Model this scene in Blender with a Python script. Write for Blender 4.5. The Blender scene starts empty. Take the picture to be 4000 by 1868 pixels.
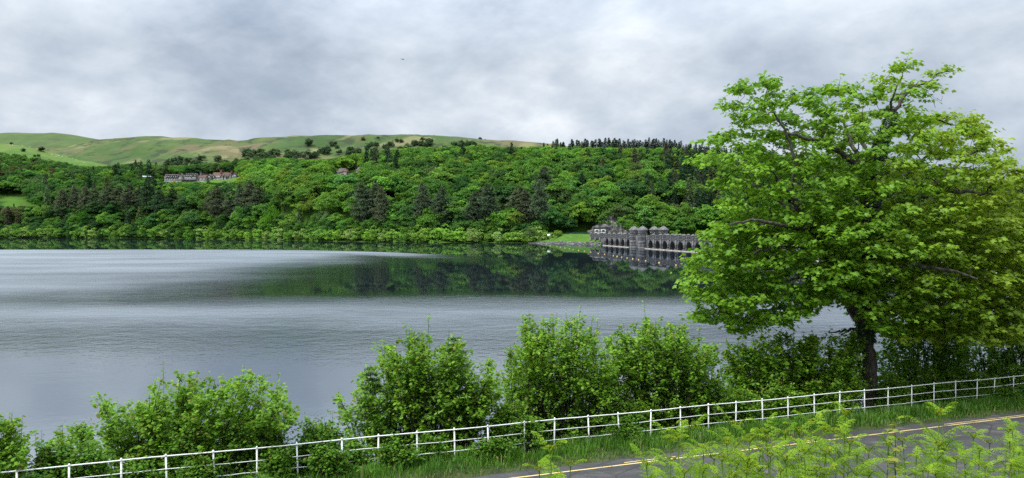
import bpy, math, random
import numpy as np
from mathutils import Vector, Matrix

rng = np.random.default_rng(11)
random.seed(11)
R = math.radians
F, HOR, CX, CAMZ = 2856.0, 890.0, 2000.0, 13.0      # photo focal length (px), horizon row, centre column, eye above the water (m)
scene = bpy.context.scene
COL = scene.collection

# ------------------------------------------------------------------ camera
cam_data = bpy.data.cameras.new('camera')
cam = bpy.data.objects.new('camera', cam_data)
COL.objects.link(cam)
cam.location = (0, 0, CAMZ)
cam.rotation_euler = (R(90) - math.atan(44.0 / F), 0, 0)
cam_data.sensor_width = 36.0
cam_data.lens = 36.0 * F / 4000.0
cam_data.clip_start = 0.1
cam_data.clip_end = 12000
scene.camera = cam

# ------------------------------------------------------------------ world: cloudy sky
SUN_EL, SUN_AZ = 54.0, -118.0       # azimuth measured from +Y towards +X
world = bpy.data.worlds.new('World')
scene.world = world
world.use_nodes = True


class NT:
    """small helper to wire shader nodes"""
    def __init__(self, tree):
        self.t = tree
        tree.nodes.clear()

    def n(self, kind, **kw):
        nd = self.t.nodes.new(kind)
        for k, v in kw.items():
            setattr(nd, k, v)
        return nd

    def link(self, a, b):
        self.t.links.new(a, b)

    def put(self, sock, v):
        if isinstance(v, bpy.types.NodeSocket):
            self.link(v, sock)
        else:
            sock.default_value = v

    def math(self, op, a, b=None, c=None, clamp=False):
        nd = self.n('ShaderNodeMath', operation=op, use_clamp=clamp)
        for i, v in enumerate((a, b, c)):
            if v is not None:
                self.put(nd.inputs[i], v)
        return nd.outputs[0]

    def vmath(self, op, a, b=None):
        nd = self.n('ShaderNodeVectorMath', operation=op)
        self.put(nd.inputs[0], a)
        if b is not None:
            self.put(nd.inputs[1], b)
        return nd.outputs['Value'] if op in ('DOT_PRODUCT', 'LENGTH', 'DISTANCE') else nd.outputs[0]

    def noise(self, vec, scale, detail=4, rough=0.55, dist=0.0, dim='3D'):
        nd = self.n('ShaderNodeTexNoise', noise_dimensions=dim)
        if vec is not None:
            self.link(vec, nd.inputs['Vector'])
        nd.inputs['Scale'].default_value = scale
        nd.inputs['Detail'].default_value = detail
        nd.inputs['Roughness'].default_value = rough
        nd.inputs['Distortion'].default_value = dist
        return nd.outputs['Fac']

    def ramp(self, fac, stops, interp='LINEAR'):
        nd = self.n('ShaderNodeValToRGB')
        nd.color_ramp.interpolation = interp
        el = nd.color_ramp.elements
        while len(el) < len(stops):
            el.new(0.5)
        for e, (p, c) in zip(el, stops):
            e.position = p
            e.color = (*c, 1) if len(c) == 3 else c
        self.link(fac, nd.inputs[0])
        return nd.outputs[0]

    def mix(self, fac, a, b, mode='MIX'):
        nd = self.n('ShaderNodeMix', data_type='RGBA', blend_type=mode)
        self.put(nd.inputs[0], fac)
        for i, v in ((6, a), (7, b)):
            if isinstance(v, bpy.types.NodeSocket):
                self.link(v, nd.inputs[i])
            else:
                nd.inputs[i].default_value = (*v, 1)
        return nd.outputs[2]

    def maprange(self, v, a, b, c=0.0, d=1.0, smooth=False):
        nd = self.n('ShaderNodeMapRange')
        if smooth:
            nd.interpolation_type = 'SMOOTHSTEP'
        self.put(nd.inputs[0], v)
        for i, q in zip((1, 2, 3, 4), (a, b, c, d)):
            self.put(nd.inputs[i], q)
        return nd.outputs[0]

    def sep(self, v):
        nd = self.n('ShaderNodeSeparateXYZ')
        self.link(v, nd.inputs[0])
        return nd.outputs

    def comb(self, x, y, z):
        nd = self.n('ShaderNodeCombineXYZ')
        for i, v in enumerate((x, y, z)):
            self.put(nd.inputs[i], v)
        return nd.outputs[0]


w = NT(world.node_tree)
gen = w.n('ShaderNodeTexCoord').outputs['Generated']
gx, gy, gz = w.sep(gen)
zc = w.math('MAXIMUM', gz, 0.0)
den = w.math('ADD', zc, 0.62)
cu = w.math('DIVIDE', gx, den)
cv = w.math('DIVIDE', gy, den)
cuv0 = w.comb(cu, cv, w.math('MULTIPLY', gz, 1.5))
vr = w.n('ShaderNodeVectorRotate', rotation_type='EULER_XYZ')
w.link(cuv0, vr.inputs['Vector'])
vr.inputs['Rotation'].default_value = (0.5, 0.35, 0.7)
cuv = vr.outputs[0]
n_big = w.noise(w.vmath('ADD', cuv, (3.1, 7.7, 1.2)), 1.55, 5, 0.5, 0.1)
n_mid = w.noise(w.vmath('ADD', cuv, (9.4, 2.3, 5.0)), 4.2, 8, 0.52, 0.25)
n_fine = w.noise(w.vmath('ADD', cuv, (1.4, 6.3, 2.0)), 11.0, 8, 0.6, 0.1)
cl = w.math('ADD', w.math('ADD', w.math('MULTIPLY', n_big, 0.26), w.math('MULTIPLY', n_mid, 0.50)), w.math('MULTIPLY', n_fine, 0.24))


def spot(az_px, y_px, rad, amp):
    """a thinner or thicker place in the cloud sheet, at a direction in the sky"""
    d = Vector(((az_px - CX) / F, 1.0, (HOR - y_px) / F)).normalized()
    dot = w.vmath('DOT_PRODUCT', gen, tuple(d))
    return w.maprange(dot, math.cos(rad), 1.0, 0.0, amp, smooth=True)


for args in ((2300, 310, 0.14, 0.085), (2500, 60, 0.25, -0.04), (1700, 350, 0.25, 0.05), (150, 450, 0.25, 0.07), (2900, 60, 0.3, -0.02),
             (1500, 20, 0.30, -0.05), (2050, 20, 0.22, -0.05), (250, 160, 0.22, -0.025), (1050, 340, 0.16, -0.045), (3950, 420, 0.18, -0.07),
             (2700, 520, 0.2, 0.02)):
    cl = w.math('ADD', cl, spot(*args))
cl = w.math('ADD', w.math('MULTIPLY', w.math('SUBTRACT', cl, 0.5), 1.32), 0.525)
cloud_col = w.ramp(cl, [(0.28, (0.155, 0.184, 0.224)), (0.40, (0.200, 0.231, 0.275)), (0.50, (0.245, 0.277, 0.320)),
                        (0.60, (0.300, 0.330, 0.366)), (0.75, (0.41, 0.43, 0.45))])
# overcast luminance: the vault brightens steadily towards the zenith
lum = w.maprange(zc, 0.22, 1.0, 1.0, 3.9)
lumc = w.n('ShaderNodeVectorMath', operation='SCALE')
w.link(cloud_col, lumc.inputs[0])
w.link(lum, lumc.inputs['Scale'])
sky = w.n('ShaderNodeTexSky', sky_type='NISHITA')
sky.sun_disc = False
sky.sun_elevation = R(SUN_EL)
sky.sun_rotation = R(SUN_AZ)
sky.air_density = 1.0
sky.dust_density = 1.0
bg_sky = w.n('ShaderNodeBackground')
w.link(sky.outputs[0], bg_sky.inputs[0])
bg_sky.inputs[1].default_value = 0.05
bg_cloud = w.n('ShaderNodeBackground')
w.link(lumc.outputs[0], bg_cloud.inputs[0])
bg_cloud.inputs[1].default_value = 1.0
mixw = w.n('ShaderNodeMixShader')
w.link(w.maprange(cl, 0.30, 0.46, 0.80, 1.0), mixw.inputs[0])
w.link(bg_sky.outputs[0], mixw.inputs[1])
w.link(bg_cloud.outputs[0], mixw.inputs[2])
outw = w.n('ShaderNodeOutputWorld')
w.link(mixw.outputs[0], outw.inputs[0])

# ------------------------------------------------------------------ sun through cloud
sun_data = bpy.data.lights.new('sun', 'SUN')
sun_data.energy = 1.5
sun_data.angle = R(22)
sun_data.color = (1.0, 0.965, 0.90)
sun = bpy.data.objects.new('sun', sun_data)
COL.objects.link(sun)
sd = Vector((math.sin(R(SUN_AZ)) * math.cos(R(SUN_EL)), math.cos(R(SUN_AZ)) * math.cos(R(SUN_EL)), math.sin(R(SUN_EL))))
sun.rotation_euler = sd.to_track_quat('Z', 'Y').to_euler()
sun.location = (0, 0, 80)

vs = scene.view_settings
vs.view_transform = 'Standard'
vs.look = 'None'
vs.exposure = 1.25
vs.gamma = 1.0
vs.use_curve_mapping = False
cy = scene.cycles
cy.max_bounces = 6
cy.diffuse_bounces = 3
cy.glossy_bounces = 3
cy.transmission_bounces = 3
cy.transparent_max_bounces = 6
cy.use_denoising = False
cy.denoiser = 'OPENIMAGEDENOISE'
cy.denoising_input_passes = 'RGB_ALBEDO_NORMAL'
cy.sample_clamp_indirect = 8.0


# ------------------------------------------------------------------ mesh helpers
def P(x, y, Y):
    """world point seen at photo pixel (x, y) that stands Y metres in front of the viewer"""
    return np.array(((x - CX) / F * Y, Y, CAMZ + (HOR - y) / F * Y))


class MB:
    """collects faces as numpy blocks, builds ONE mesh"""
    def __init__(self):
        self.V, self.Fc, self.C, self.n = [], [], [], 0

    def add(self, V, faces, col=None):
        V = np.asarray(V, dtype=np.float32).reshape(-1, 3)
        for f in (faces if isinstance(faces, (list, tuple)) else [faces]):
            f = np.asarray(f, dtype=np.int64)
            self.Fc.append(f + self.n)
        c = np.full((len(V), 3), 0.5, dtype=np.float32)
        if col is not None:
            c[:] = np.asarray(col, dtype=np.float32)
        self.V.append(V)
        self.C.append(c)
        self.n += len(V)

    def box(self, x0, x1, y0, y1, z0, z1, col=None):
        v = [(x, y, z) for z in (z0, z1) for y in (y0, y1) for x in (x0, x1)]
        self.add(v, np.array([(0, 2, 3, 1), (4, 5, 7, 6), (0, 1, 5, 4), (2, 6, 7, 3), (0, 4, 6, 2), (1, 3, 7, 5)]), col)

    def prism(self, poly, y0, y1, col=None):
        """polygon in x,z extruded along y"""
        n = len(poly)
        v = [(x, y0, z) for x, z in poly] + [(x, y1, z) for x, z in poly]
        fs = [np.array([list(range(n))]), np.array([[n + i for i in range(n)][::-1]]),
              np.array([(i, n + i, n + (i + 1) % n, (i + 1) % n) for i in range(n)])]
        self.add(v, fs, col)

    def lathe(self, prof, sides, centre=(0, 0), rot=0.0, col=None, sx=1.0):
        a = np.arange(sides) / sides * 2 * math.pi + rot
        V = np.concatenate([np.stack([centre[0] + r * np.cos(a) * sx, centre[1] + r * np.sin(a), np.full(sides, z)], 1) for r, z in prof])
        fs = []
        for k in range(len(prof) - 1):
            for i in range(sides):
                j = (i + 1) % sides
                fs.append((k * sides + i, k * sides + j, (k + 1) * sides + j, (k + 1) * sides + i))
        top = len(prof) - 1
        self.add(V, [np.array(fs), np.array([[i for i in range(sides)][::-1]]), np.array([[top * sides + i for i in range(sides)]])], col)

    def tube(self, pts, rad, sides=6, col=None, cap=True):
        pts = np.asarray(pts, dtype=float)
        n = len(pts)
        rad = np.broadcast_to(np.asarray(rad, dtype=float), (n,))
        tan = np.gradient(pts, axis=0)
        tan /= np.linalg.norm(tan, axis=1, keepdims=True) + 1e-9
        ref = np.array((0.0, 0.0, 1.0)) if abs(tan[:, 2]).mean() < 0.8 else np.array((1.0, 0.0, 0.0))
        u = np.cross(tan, ref)
        u /= np.linalg.norm(u, axis=1, keepdims=True) + 1e-9
        v = np.cross(tan, u)
        a = np.arange(sides) / sides * 2 * math.pi
        ring = (u[:, None, :] * np.cos(a)[None, :, None] + v[:, None, :] * np.sin(a)[None, :, None]) * rad[:, None, None] + pts[:, None, :]
        fs = []
        for k in range(n - 1):
            for i in range(sides):
                j = (i + 1) % sides
                fs.append((k * sides + i, k * sides + j, (k + 1) * sides + j, (k + 1) * sides + i))
        allf = [np.array(fs)]
        if cap:
            allf += [np.array([list(range(sides))]), np.array([[(n - 1) * sides + i for i in range(sides)][::-1]])]
        self.add(ring.reshape(-1, 3), allf, col)

    def mesh(self, name, mat=None, smooth=False):
        V = np.concatenate(self.V)
        C = np.concatenate(self.C)
        me = bpy.data.meshes.new(name)
        me.vertices.add(len(V))
        me.vertices.foreach_set('co', V.astype(np.float32).ravel())
        loops = np.concatenate([f.ravel() for f in self.Fc])
        sizes = np.concatenate([np.full(len(f), f.shape[1], dtype=np.int64) for f in self.Fc])
        me.loops.add(len(loops))
        me.loops.foreach_set('vertex_index', loops.astype(np.int32))
        me.polygons.add(len(sizes))
        me.polygons.foreach_set('loop_start', np.concatenate([[0], np.cumsum(sizes)[:-1]]).astype(np.int32))
        if smooth:
            me.polygons.foreach_set('use_smooth', np.ones(len(sizes), dtype=bool))
        me.update(calc_edges=True)
        at = me.attributes.new('lc', 'FLOAT_COLOR', 'POINT')
        at.data.foreach_set('color', np.concatenate([C, np.ones((len(C), 1), np.float32)], 1).astype(np.float32).ravel())
        if mat:
            me.materials.append(mat)
        return me


def ob(name, data, parent=None, loc=(0, 0, 0), rz=0.0, scale=None):
    o = bpy.data.objects.new(name, data)
    COL.objects.link(o)
    o.location = loc
    o.rotation_euler = (0, 0, rz)
    if scale is not None:
        o.scale = scale if hasattr(scale, '__len__') else (scale,) * 3
    if parent is not None:
        o.parent = parent
    return o


def tag(o, label=None, cat=None, group=None, kind=None):
    if label:
        o['label'] = label
    if cat:
        o['category'] = cat
    if group:
        o['group'] = group
    if kind:
        o['kind'] = kind
    return o


def copy_tree(o, parent=None):
    c = o.copy()
    COL.objects.link(c)
    c.parent = parent
    for ch in list(o.children):
        copy_tree(ch, c)
    return c


def unit(v):
    return v / (np.linalg.norm(v, axis=-1, keepdims=True) + 1e-9)


# leaf outlines: list of polygons over vertices (x across, y along, z up)
def two_halves(half, fold):
    n = len(half)                       # half: from base to tip, x >= 0, first and last on the midrib
    tv = [(x, y, -fold * abs(x)) for x, y in half] + [(-x, y, -fold * abs(x)) for x, y in half[1:-1]]
    right = list(range(n))
    left = [0] + [n + i for i in range(n - 2)] + [n - 1]
    return np.array(tv, dtype=float), [np.array([right]), np.array([left[::-1]])]


LEAF_SYC = two_halves([(0, 0.0), (0.40, -0.08), (0.33, 0.24), (0.62, 0.50), (0.25, 0.56), (0, 1.0)], 0.35)
LEAF_HAZ = two_halves([(0, 0.0), (0.36, 0.16), (0.44, 0.55), (0.24, 0.86), (0, 1.0)], 0.28)
LEAF_IVY = two_halves([(0, 0.0), (0.45, 0.25), (0, 1.0)], 0.25)
KITE = (np.array([(0, 0, 0), (0.42, 0.45, 0.05), (0, 1, 0), (-0.42, 0.45, 0.05)], dtype=float), [np.array([[0, 1, 2, 3]])])
NEEDLE = (np.array([(0, 0, 0), (0.13, 0.4, 0.0), (0, 1, 0), (-0.13, 0.4, 0.0)], dtype=float), [np.array([[0, 1, 2, 3]])])


def scatter(mb, tmpl, Pn, N, T, S, col):
    tv, tf = tmpl
    k, m = len(tv), len(Pn)
    N = unit(N)
    B = unit(np.cross(T, N))
    T2 = np.cross(N, B)
    S = np.broadcast_to(np.asarray(S, dtype=float), (m,))
    V = Pn[:, None, :] + S[:, None, None] * (tv[None, :, 0, None] * B[:, None, :] + tv[None, :, 1, None] * T2[:, None, :] + tv[None, :, 2, None] * N[:, None, :])
    faces = [(np.arange(m)[:, None, None] * k + f[None]).reshape(-1, f.shape[1]) for f in tf]
    mb.add(V.reshape(-1, 3), faces, np.repeat(col, k, axis=0))


def rdir(n):
    return unit(rng.normal(size=(n, 3)))


# ------------------------------------------------------------------ materials
def new_mat(name):
    m = bpy.data.materials.new(name)
    m.use_nodes = True
    return m, NT(m.node_tree)


def finish(t, shader, disp=None):
    o = t.n('ShaderNodeOutputMaterial')
    t.link(shader, o.inputs[0])


def leaf_mat(name, dark, light, transl=0.35, gloss=0.0, tinted=False, accent=None):
    """leaf colour between dark and light by the leaf's own value; tinted: multiplied by the tree's own tint"""
    m, t = new_mat(name)
    at = t.n('ShaderNodeAttribute', attribute_name='lc')
    r, g, b = t.sep(at.outputs['Color'])
    col = t.mix(r, dark, light)
    if accent:
        col = t.mix(g, col, accent)
    if tinted:
        ti = t.n('ShaderNodeAttribute', attribute_name='tint', attribute_type='INSTANCER')
        col = t.mix(1.0, col, ti.outputs['Color'], 'MULTIPLY')
    df = t.n('ShaderNodeBsdfDiffuse')
    t.link(col, df.inputs[0])
    tr = t.n('ShaderNodeBsdfTranslucent')
    t.link(t.mix(1.0, col, (1.15, 1.1, 0.55), 'MULTIPLY'), tr.inputs[0])
    mx = t.n('ShaderNodeMixShader')
    mx.inputs[0].default_value = transl
    t.link(df.outputs[0], mx.inputs[1])
    t.link(tr.outputs[0], mx.inputs[2])
    sh = mx.outputs[0]
    if gloss > 0:
        gl = t.n('ShaderNodeBsdfGlossy')
        gl.inputs['Roughness'].default_value = 0.42
        gl.inputs[0].default_value = (0.9, 0.95, 1, 1)
        m2 = t.n('ShaderNodeMixShader')
        m2.inputs[0].default_value = gloss
        t.link(sh, m2.inputs[1])
        t.link(gl.outputs[0], m2.inputs[2])
        sh = m2.outputs[0]
    finish(t, sh)
    return m


def rough_mat(name, c1, c2, scale, rough=0.85, bump=0.3, detail=6, c3=None, stretch=(1, 1, 1), bscale=None, spec=0.3):
    m, t = new_mat(name)
    co = t.n('ShaderNodeTexCoord').outputs['Object']
    v = t.vmath('MULTIPLY', co, stretch)
    nz = t.noise(v, scale, detail, 0.6)
    stops = [(0.35, c1), (0.65, c2)] if c3 is None else [(0.33, c1), (0.5, c2), (0.68, c3)]
    col = t.ramp(nz, stops)
    bs = t.n('ShaderNodeBsdfPrincipled')
    t.link(col, bs.inputs['Base Color'])
    bs.inputs['Roughness'].default_value = rough
    bs.inputs['Specular IOR Level'].default_value = spec
    if bump:
        bp = t.n('ShaderNodeBump')
        bp.inputs['Strength'].default_value = bump
        bp.inputs['Distance'].default_value = 0.05
        t.link(t.noise(v, bscale or scale * 4, 5, 0.6), bp.inputs['Height'])
        t.link(bp.outputs[0], bs.inputs['Normal'])
    finish(t, bs.outputs[0])
    return m


def plain(name, c, rough=0.6, metal=0.0, spec=0.5):
    m, t = new_mat(name)
    co = t.n('ShaderNodeTexCoord').outputs['Object']
    nz = t.noise(co, 2.5, 4, 0.6)
    col = t.mix(t.maprange(nz, 0.35, 0.65), tuple(x * 0.88 for x in c), tuple(min(1, x * 1.08) for x in c))
    bs = t.n('ShaderNodeBsdfPrincipled')
    t.link(col, bs.inputs['Base Color'])
    bs.inputs['Roughness'].default_value = rough
    bs.inputs['Metallic'].default_value = metal
    bs.inputs['Specular IOR Level'].default_value = spec
    finish(t, bs.outputs[0])
    return m


M = {}
M['bark'] = rough_mat('bark', (0.024, 0.020, 0.015), (0.060, 0.052, 0.040), 6, 0.95, 0.8, stretch=(1, 1, 0.35), c3=(0.13, 0.12, 0.10))
M['twig'] = rough_mat('twig', (0.016, 0.013, 0.009), (0.04, 0.032, 0.022), 10, 0.95, 0.3)
M['far_bark'] = rough_mat('far_bark', (0.05, 0.042, 0.035), (0.11, 0.09, 0.075), 1.0, 0.95, 0)
M['syc'] = leaf_mat('sycamore_leaf', (0.075, 0.185, 0.014), (0.20, 0.39, 0.026), 0.40, 0.015, accent=(0.36, 0.42, 0.04))
M['hazel'] = leaf_mat('hazel_leaf', (0.070, 0.175, 0.014), (0.215, 0.40, 0.034), 0.40, 0.012, accent=(0.26, 0.20, 0.05))
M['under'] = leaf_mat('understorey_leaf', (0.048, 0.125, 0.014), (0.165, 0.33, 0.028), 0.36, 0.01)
M['ivy'] = leaf_mat('ivy_leaf', (0.012, 0.035, 0.010), (0.035, 0.085, 0.016), 0.15, 0.05)
M['bramble'] = leaf_mat('bramble_leaf', (0.035, 0.11, 0.012), (0.145, 0.30, 0.024), 0.37, 0.01, accent=(0.30, 0.26, 0.06))
M['fern'] = leaf_mat('bracken_leaf', (0.105, 0.225, 0.018), (0.28, 0.43, 0.040), 0.40, 0.0, accent=(0.36, 0.22, 0.03))
M['verge_fern'] = leaf_mat('verge_fern_leaf', (0.08, 0.22, 0.02), (0.18, 0.37, 0.03), 0.4, 0.02)
M['stalk'] = plain('fern_stalk', (0.13, 0.23, 0.035), 0.6)
M['grass'] = leaf_mat('grass_blade', (0.034, 0.11, 0.013), (0.135, 0.30, 0.024), 0.36, 0.015, accent=(0.34, 0.28, 0.13))
M['far_leaf'] = leaf_mat('far_leaf', (0.52, 0.52, 0.52), (1.05, 1.05, 1.05), 0.38, 0.0, tinted=True)
M['needle'] = leaf_mat('spruce_needle', (0.018, 0.05, 0.012), (0.05, 0.11, 0.02), 0.2, 0.02, accent=(0.20, 0.36, 0.05))
M['white_paint'] = plain('white_paint', (0.86, 0.86, 0.84), 0.45)
M['yellow_paint'] = None

# ------------------------------------------------------------------ terrain shape
TX = [-2400, -1200, -400, 0, 300, 600, 900, 1300, 1700, 2050, 2300, 2600, 2900, 3300, 3700, 4200, 5600]
T_SHORE = [1000, 1000, 975, 952, 935, 900, 820, 690, 650, 625, 622, 620, 625, 640, 660, 700, 800]
T_RIDGE = [1600, 1500, 1450, 1400, 1400, 1400, 1400, 1250, 1100, 1050, 1050, 1000, 1000, 1000, 1050, 1100, 1200]
T_YR = [640, 640, 635, 645, 685, 668, 655, 648, 615, 612, 605, 602, 615, 640, 690, 735, 780]
T_P = [0.6, 0.6, 0.62, 0.62, 0.6, 0.55, 0.52, 0.5, 0.62, 0.70, 0.72, 0.72, 0.72, 0.75, 0.75, 0.75, 0.75]


def smooth_interp(x, xs, ys):
    f = lambda q: np.interp(q, xs, ys)
    return sum(f(x + d) for d in (-90, -45, 0, 45, 90)) / 5


def wob(X, Y, s, seed):
    r = np.random.default_rng(seed)
    out = 0
    for k in range(6):
        a, ph = r.uniform(0, 6.28, 2)
        fr = (1.0 / s) * 1.7 ** k
        out = out + np.sin((X * math.cos(a) + Y * math.sin(a)) * fr * 6.28 + ph + 1.3 * np.sin((X * math.sin(a) - Y * math.cos(a)) * fr * 3.1 + ph * 2)) * 0.62 ** k
    return out / 2.2


def hill_h(xp, Z):
    """height of the wooded hillside at photo column xp, depth Z"""
    zs, zr, yr, p = (smooth_interp(xp, TX, t) for t in (T_SHORE, T_RIDGE, T_YR, T_P))
    hr = CAMZ + (HOR - yr) / F * zr
    t = (Z - zs) / (zr - zs)
    up = hr * np.clip(t, 0, 1) ** p
    up = up * (lambda q: q * q * (3 - 2 * q))(np.clip((Z - zs) / 60.0, 0, 1))
    up = np.where(t > 1, hr - (Z - zr) * 0.10, up)
    X = (xp - CX) / F * Z
    up = up + np.clip(t * 6, 0, 1) * 2.2 * wob(X, Z, 120, 3)
    return np.where(t < 0, np.maximum(-4.0, (Z - zs) * 0.12), up + 0.4)


def fan(name, xs, zs, hfun, mat):
    XP, ZZ = np.meshgrid(xs, zs)
    H = hfun(XP, ZZ)
    V = np.stack([(XP - CX) / F * ZZ, ZZ, H], -1).reshape(-1, 3)
    nx, nz = len(xs), len(zs)
    i = np.arange(nx * nz).reshape(nz, nx)
    f = np.stack([i[:-1, :-1], i[:-1, 1:], i[1:, 1:], i[1:, :-1]], -1).reshape(-1, 4)
    mb = MB()
    mb.add(V, f)
    return tag(ob(name, mb.mesh(name, mat, True)), kind='structure')


def hill_mat(name, stops, scale, patch=None, bump=0.4):
    m, t = new_mat(name)
    pos = t.n('ShaderNodeNewGeometry').outputs['Position']
    v = t.vmath('MULTIPLY', pos, (1, 0.45, 1.6))
    n1 = t.noise(v, scale, 6, 0.6, 0.6)
    col = t.ramp(n1, stops)
    n2 = t.noise(v, scale * 9, 5, 0.65)
    col = t.mix(t.maprange(n2, 0.35, 0.7, 0.0, 0.5), col, (0.03, 0.05, 0.012))
    if patch:
        for (c, sc, lo, hi) in patch:
            col = t.mix(t.maprange(t.noise(t.vmath('ADD', v, (37.0 * sc, 11.0, 5.0)), scale * sc, 5, 0.6, 0.5), lo, hi, 0, 0.8), col, c)
    bs = t.n('ShaderNodeBsdfPrincipled')
    t.link(col, bs.inputs['Base Color'])
    bs.inputs['Roughness'].default_value = 0.95
    bs.inputs['Specular IOR Level'].default_value = 0.1
    bp = t.n('ShaderNodeBump')
    bp.inputs['Strength'].default_value = bump
    bp.inputs['Distance'].default_value = 4.0
    t.link(t.noise(v, scale * 14, 5, 0.6), bp.inputs['Height'])
    t.link(bp.outputs[0], bs.inputs['Normal'])
    finish(t, bs.outputs[0])
    return m


m_wood_floor = hill_mat('meadow', [(0.3, (0.045, 0.11, 0.015)), (0.5, (0.07, 0.155, 0.02)), (0.7, (0.10, 0.18, 0.03))], 0.006)
m_moor = hill_mat('moor', [(0.30, (0.038, 0.078, 0.024)), (0.48, (0.062, 0.105, 0.030)), (0.62, (0.095, 0.122, 0.040)), (0.75, (0.145, 0.13, 0.065))], 0.0042,
                  patch=[((0.135, 0.10, 0.06), 1.3, 0.50, 0.60), ((0.035, 0.045, 0.025), 7, 0.54, 0.60), ((0.18, 0.165, 0.08), 2.4, 0.56, 0.64)])
m_far_moor = hill_mat('far_moor', [(0.3, (0.055, 0.10, 0.035)), (0.55, (0.085, 0.125, 0.04)), (0.75, (0.13, 0.12, 0.06))], 0.003,
                      patch=[((0.06, 0.065, 0.04), 3, 0.55, 0.66)])
m_pasture = hill_mat('pasture', [(0.3, (0.062, 0.125, 0.022)), (0.55, (0.088, 0.162, 0.030)), (0.75, (0.13, 0.17, 0.042))], 0.005,
                     patch=[((0.20, 0.17, 0.06), 3, 0.62, 0.72)])

fan('hillside', np.arange(-2400, 5601, 40.0), np.concatenate([[560, 590], np.arange(600, 1060, 10.0), np.arange(1060, 1500, 20.0), [1520, 1600]]), hill_h, m_wood_floor)


def ridge_fun(xs, ys, zr, zf, yf, amp, seed, back=0.10, shape=0.8):
    def f(XP, Z):
        yr = smooth_interp(XP, xs, ys)
        hr = CAMZ + (HOR - yr) / F * zr
        hf = CAMZ + (HOR - np.maximum(yf, yr + 45)) / F * zf
        t = np.clip((Z - zf) / (zr - zf), 0, 1)
        h = hf + (hr - hf) * np.sin(t * math.pi / 2) ** shape
        h = np.where(Z > zr, hr - (Z - zr) * back, h)
        X = (XP - CX) / F * Z
        return h + amp * wob(X, Z, 260, seed) * np.where(Z > zr, 1, np.sin(np.clip(t, 0, 1) * math.pi) * 0.9 + 0.1)
    return f


MOOR_X = [-2400, -300, 200, 300, 400, 520, 600, 650, 720, 800, 870, 1000, 1080, 1140, 1200, 1270, 1330, 1380, 1440, 1500, 1690, 1850, 1950, 2100, 2400, 3000, 4300, 5600]
MOOR_Y = [640, 625, 605, 585, 566, 557, 554, 553, 562, 568, 571, 566, 555, 545, 546, 549, 546, 541, 544, 543, 544, 556, 566, 580, 615, 740, 830, 840]
moor_fun = ridge_fun(MOOR_X, MOOR_Y, 1950, 1350, 690, 9.0, 21)
fan('moorland', np.arange(-2400, 5601, 32.0), np.concatenate([np.arange(1340, 2000, 22.0), [2060, 2200]]), moor_fun, m_moor)
far_fun = ridge_fun([-2400, -400, 0, 150, 240, 300, 340, 380, 420, 520, 700, 1200, 5600], [570, 545, 532, 530, 532, 536, 546, 559, 568, 590, 640, 700, 840], 2600, 2000, 640, 5.0, 5)
fan('distant_moorland', np.arange(-2400, 5601, 45.0), np.concatenate([np.arange(1990, 2650, 35.0), [2800]]), far_fun, m_far_moor)
PAST_X = [-2400, -900, -300, 0, 100, 160, 200, 260, 300, 380, 450, 560, 700, 1200]
PAST_Y = [520, 528, 548, 569, 576, 590, 600, 616, 628, 641, 652, 680, 730, 760]
past_fun = ridge_fun(PAST_X, PAST_Y, 1560, 1290, 690, 4.0, 9, back=0.22)
fan('pasture_spur', np.arange(-2400, 1201, 30.0), np.concatenate([np.arange(1280, 1600, 14.0), [1650, 1700]]), past_fun, m_pasture)

# ------------------------------------------------------------------ the dam line and the lake
DAM_A, DAM_U = np.array((60.0, 571.0)), np.array((0.1962, -0.9806))
m_water, t = new_mat('lake_water')
pos = t.n('ShaderNodeNewGeometry').outputs['Position']
wx, wy, wz = t.sep(pos)
pw = t.vmath('MULTIPLY', pos, (0.7, 1.0, 1.0))
warp = t.math('MULTIPLY', t.math('SUBTRACT', t.noise(pos, 0.02, 4, 0.6), 0.5), 60.0)
streak = t.noise(t.vmath('MULTIPLY', pos, (0.012, 0.035, 1)), 1.0, 4, 0.6)
# wind patch over the left half: front line far out, ragged right border
xr = t.math('MAXIMUM', t.math('ADD', wx, 170.0), 0.0)
front = t.math('SUBTRACT', 437.0, t.math('MULTIPLY', t.math('MULTIPLY', xr, xr), 0.0044))
fr = t.maprange(t.math('SUBTRACT', t.math('ADD', front, t.math('MULTIPLY', warp, 0.12)), wy), -4.0, 7.0, smooth=True)
side = t.maprange(t.math('SUBTRACT', t.math('ADD', t.math('SUBTRACT', t.math('MULTIPLY', wy, 0.10), 74.0), warp), wx), -30.0, 62.0, smooth=True)
side2 = t.maprange(t.math('SUBTRACT', wy, t.math('ADD', t.math('MULTIPLY', wx, -0.9), 262.0)), -25.0, 45.0, smooth=True)
r1 = t.math('MULTIPLY', t.math('MULTIPLY', fr, t.math('MAXIMUM', side, side2)), t.maprange(t.math('ADD', wx, t.math('MULTIPLY', warp, 0.5)), -60.0, 4.0, 1.0, 0.0, smooth=True))
near = t.maprange(t.math('ADD', wy, t.math('MULTIPLY', warp, 0.5)), 152.0, 112.0, smooth=True)
calm_near = t.maprange(t.math('ADD', wy, t.math('MULTIPLY', warp, 1.1)), 116.0, 54.0, 1.0, 0.05, smooth=True)
r2 = t.math('MULTIPLY', near, calm_near)
rip = t.math('MAXIMUM', t.math('MULTIPLY', r1, calm_near), r2)
rip = t.math('MULTIPLY', rip, t.maprange(streak, 0.3, 0.62, 0.72, 1.0))
wav = t.noise(pw, 1.9, 3, 0.5, 0.3)
wav2 = t.noise(t.vmath('MULTIPLY', pos, (0.65, 0.9, 1)), 0.5, 2, 0.5)
hgt = t.math('ADD', t.math('MULTIPLY', wav, 0.55), t.math('MULTIPLY', wav2, 0.9))
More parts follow.
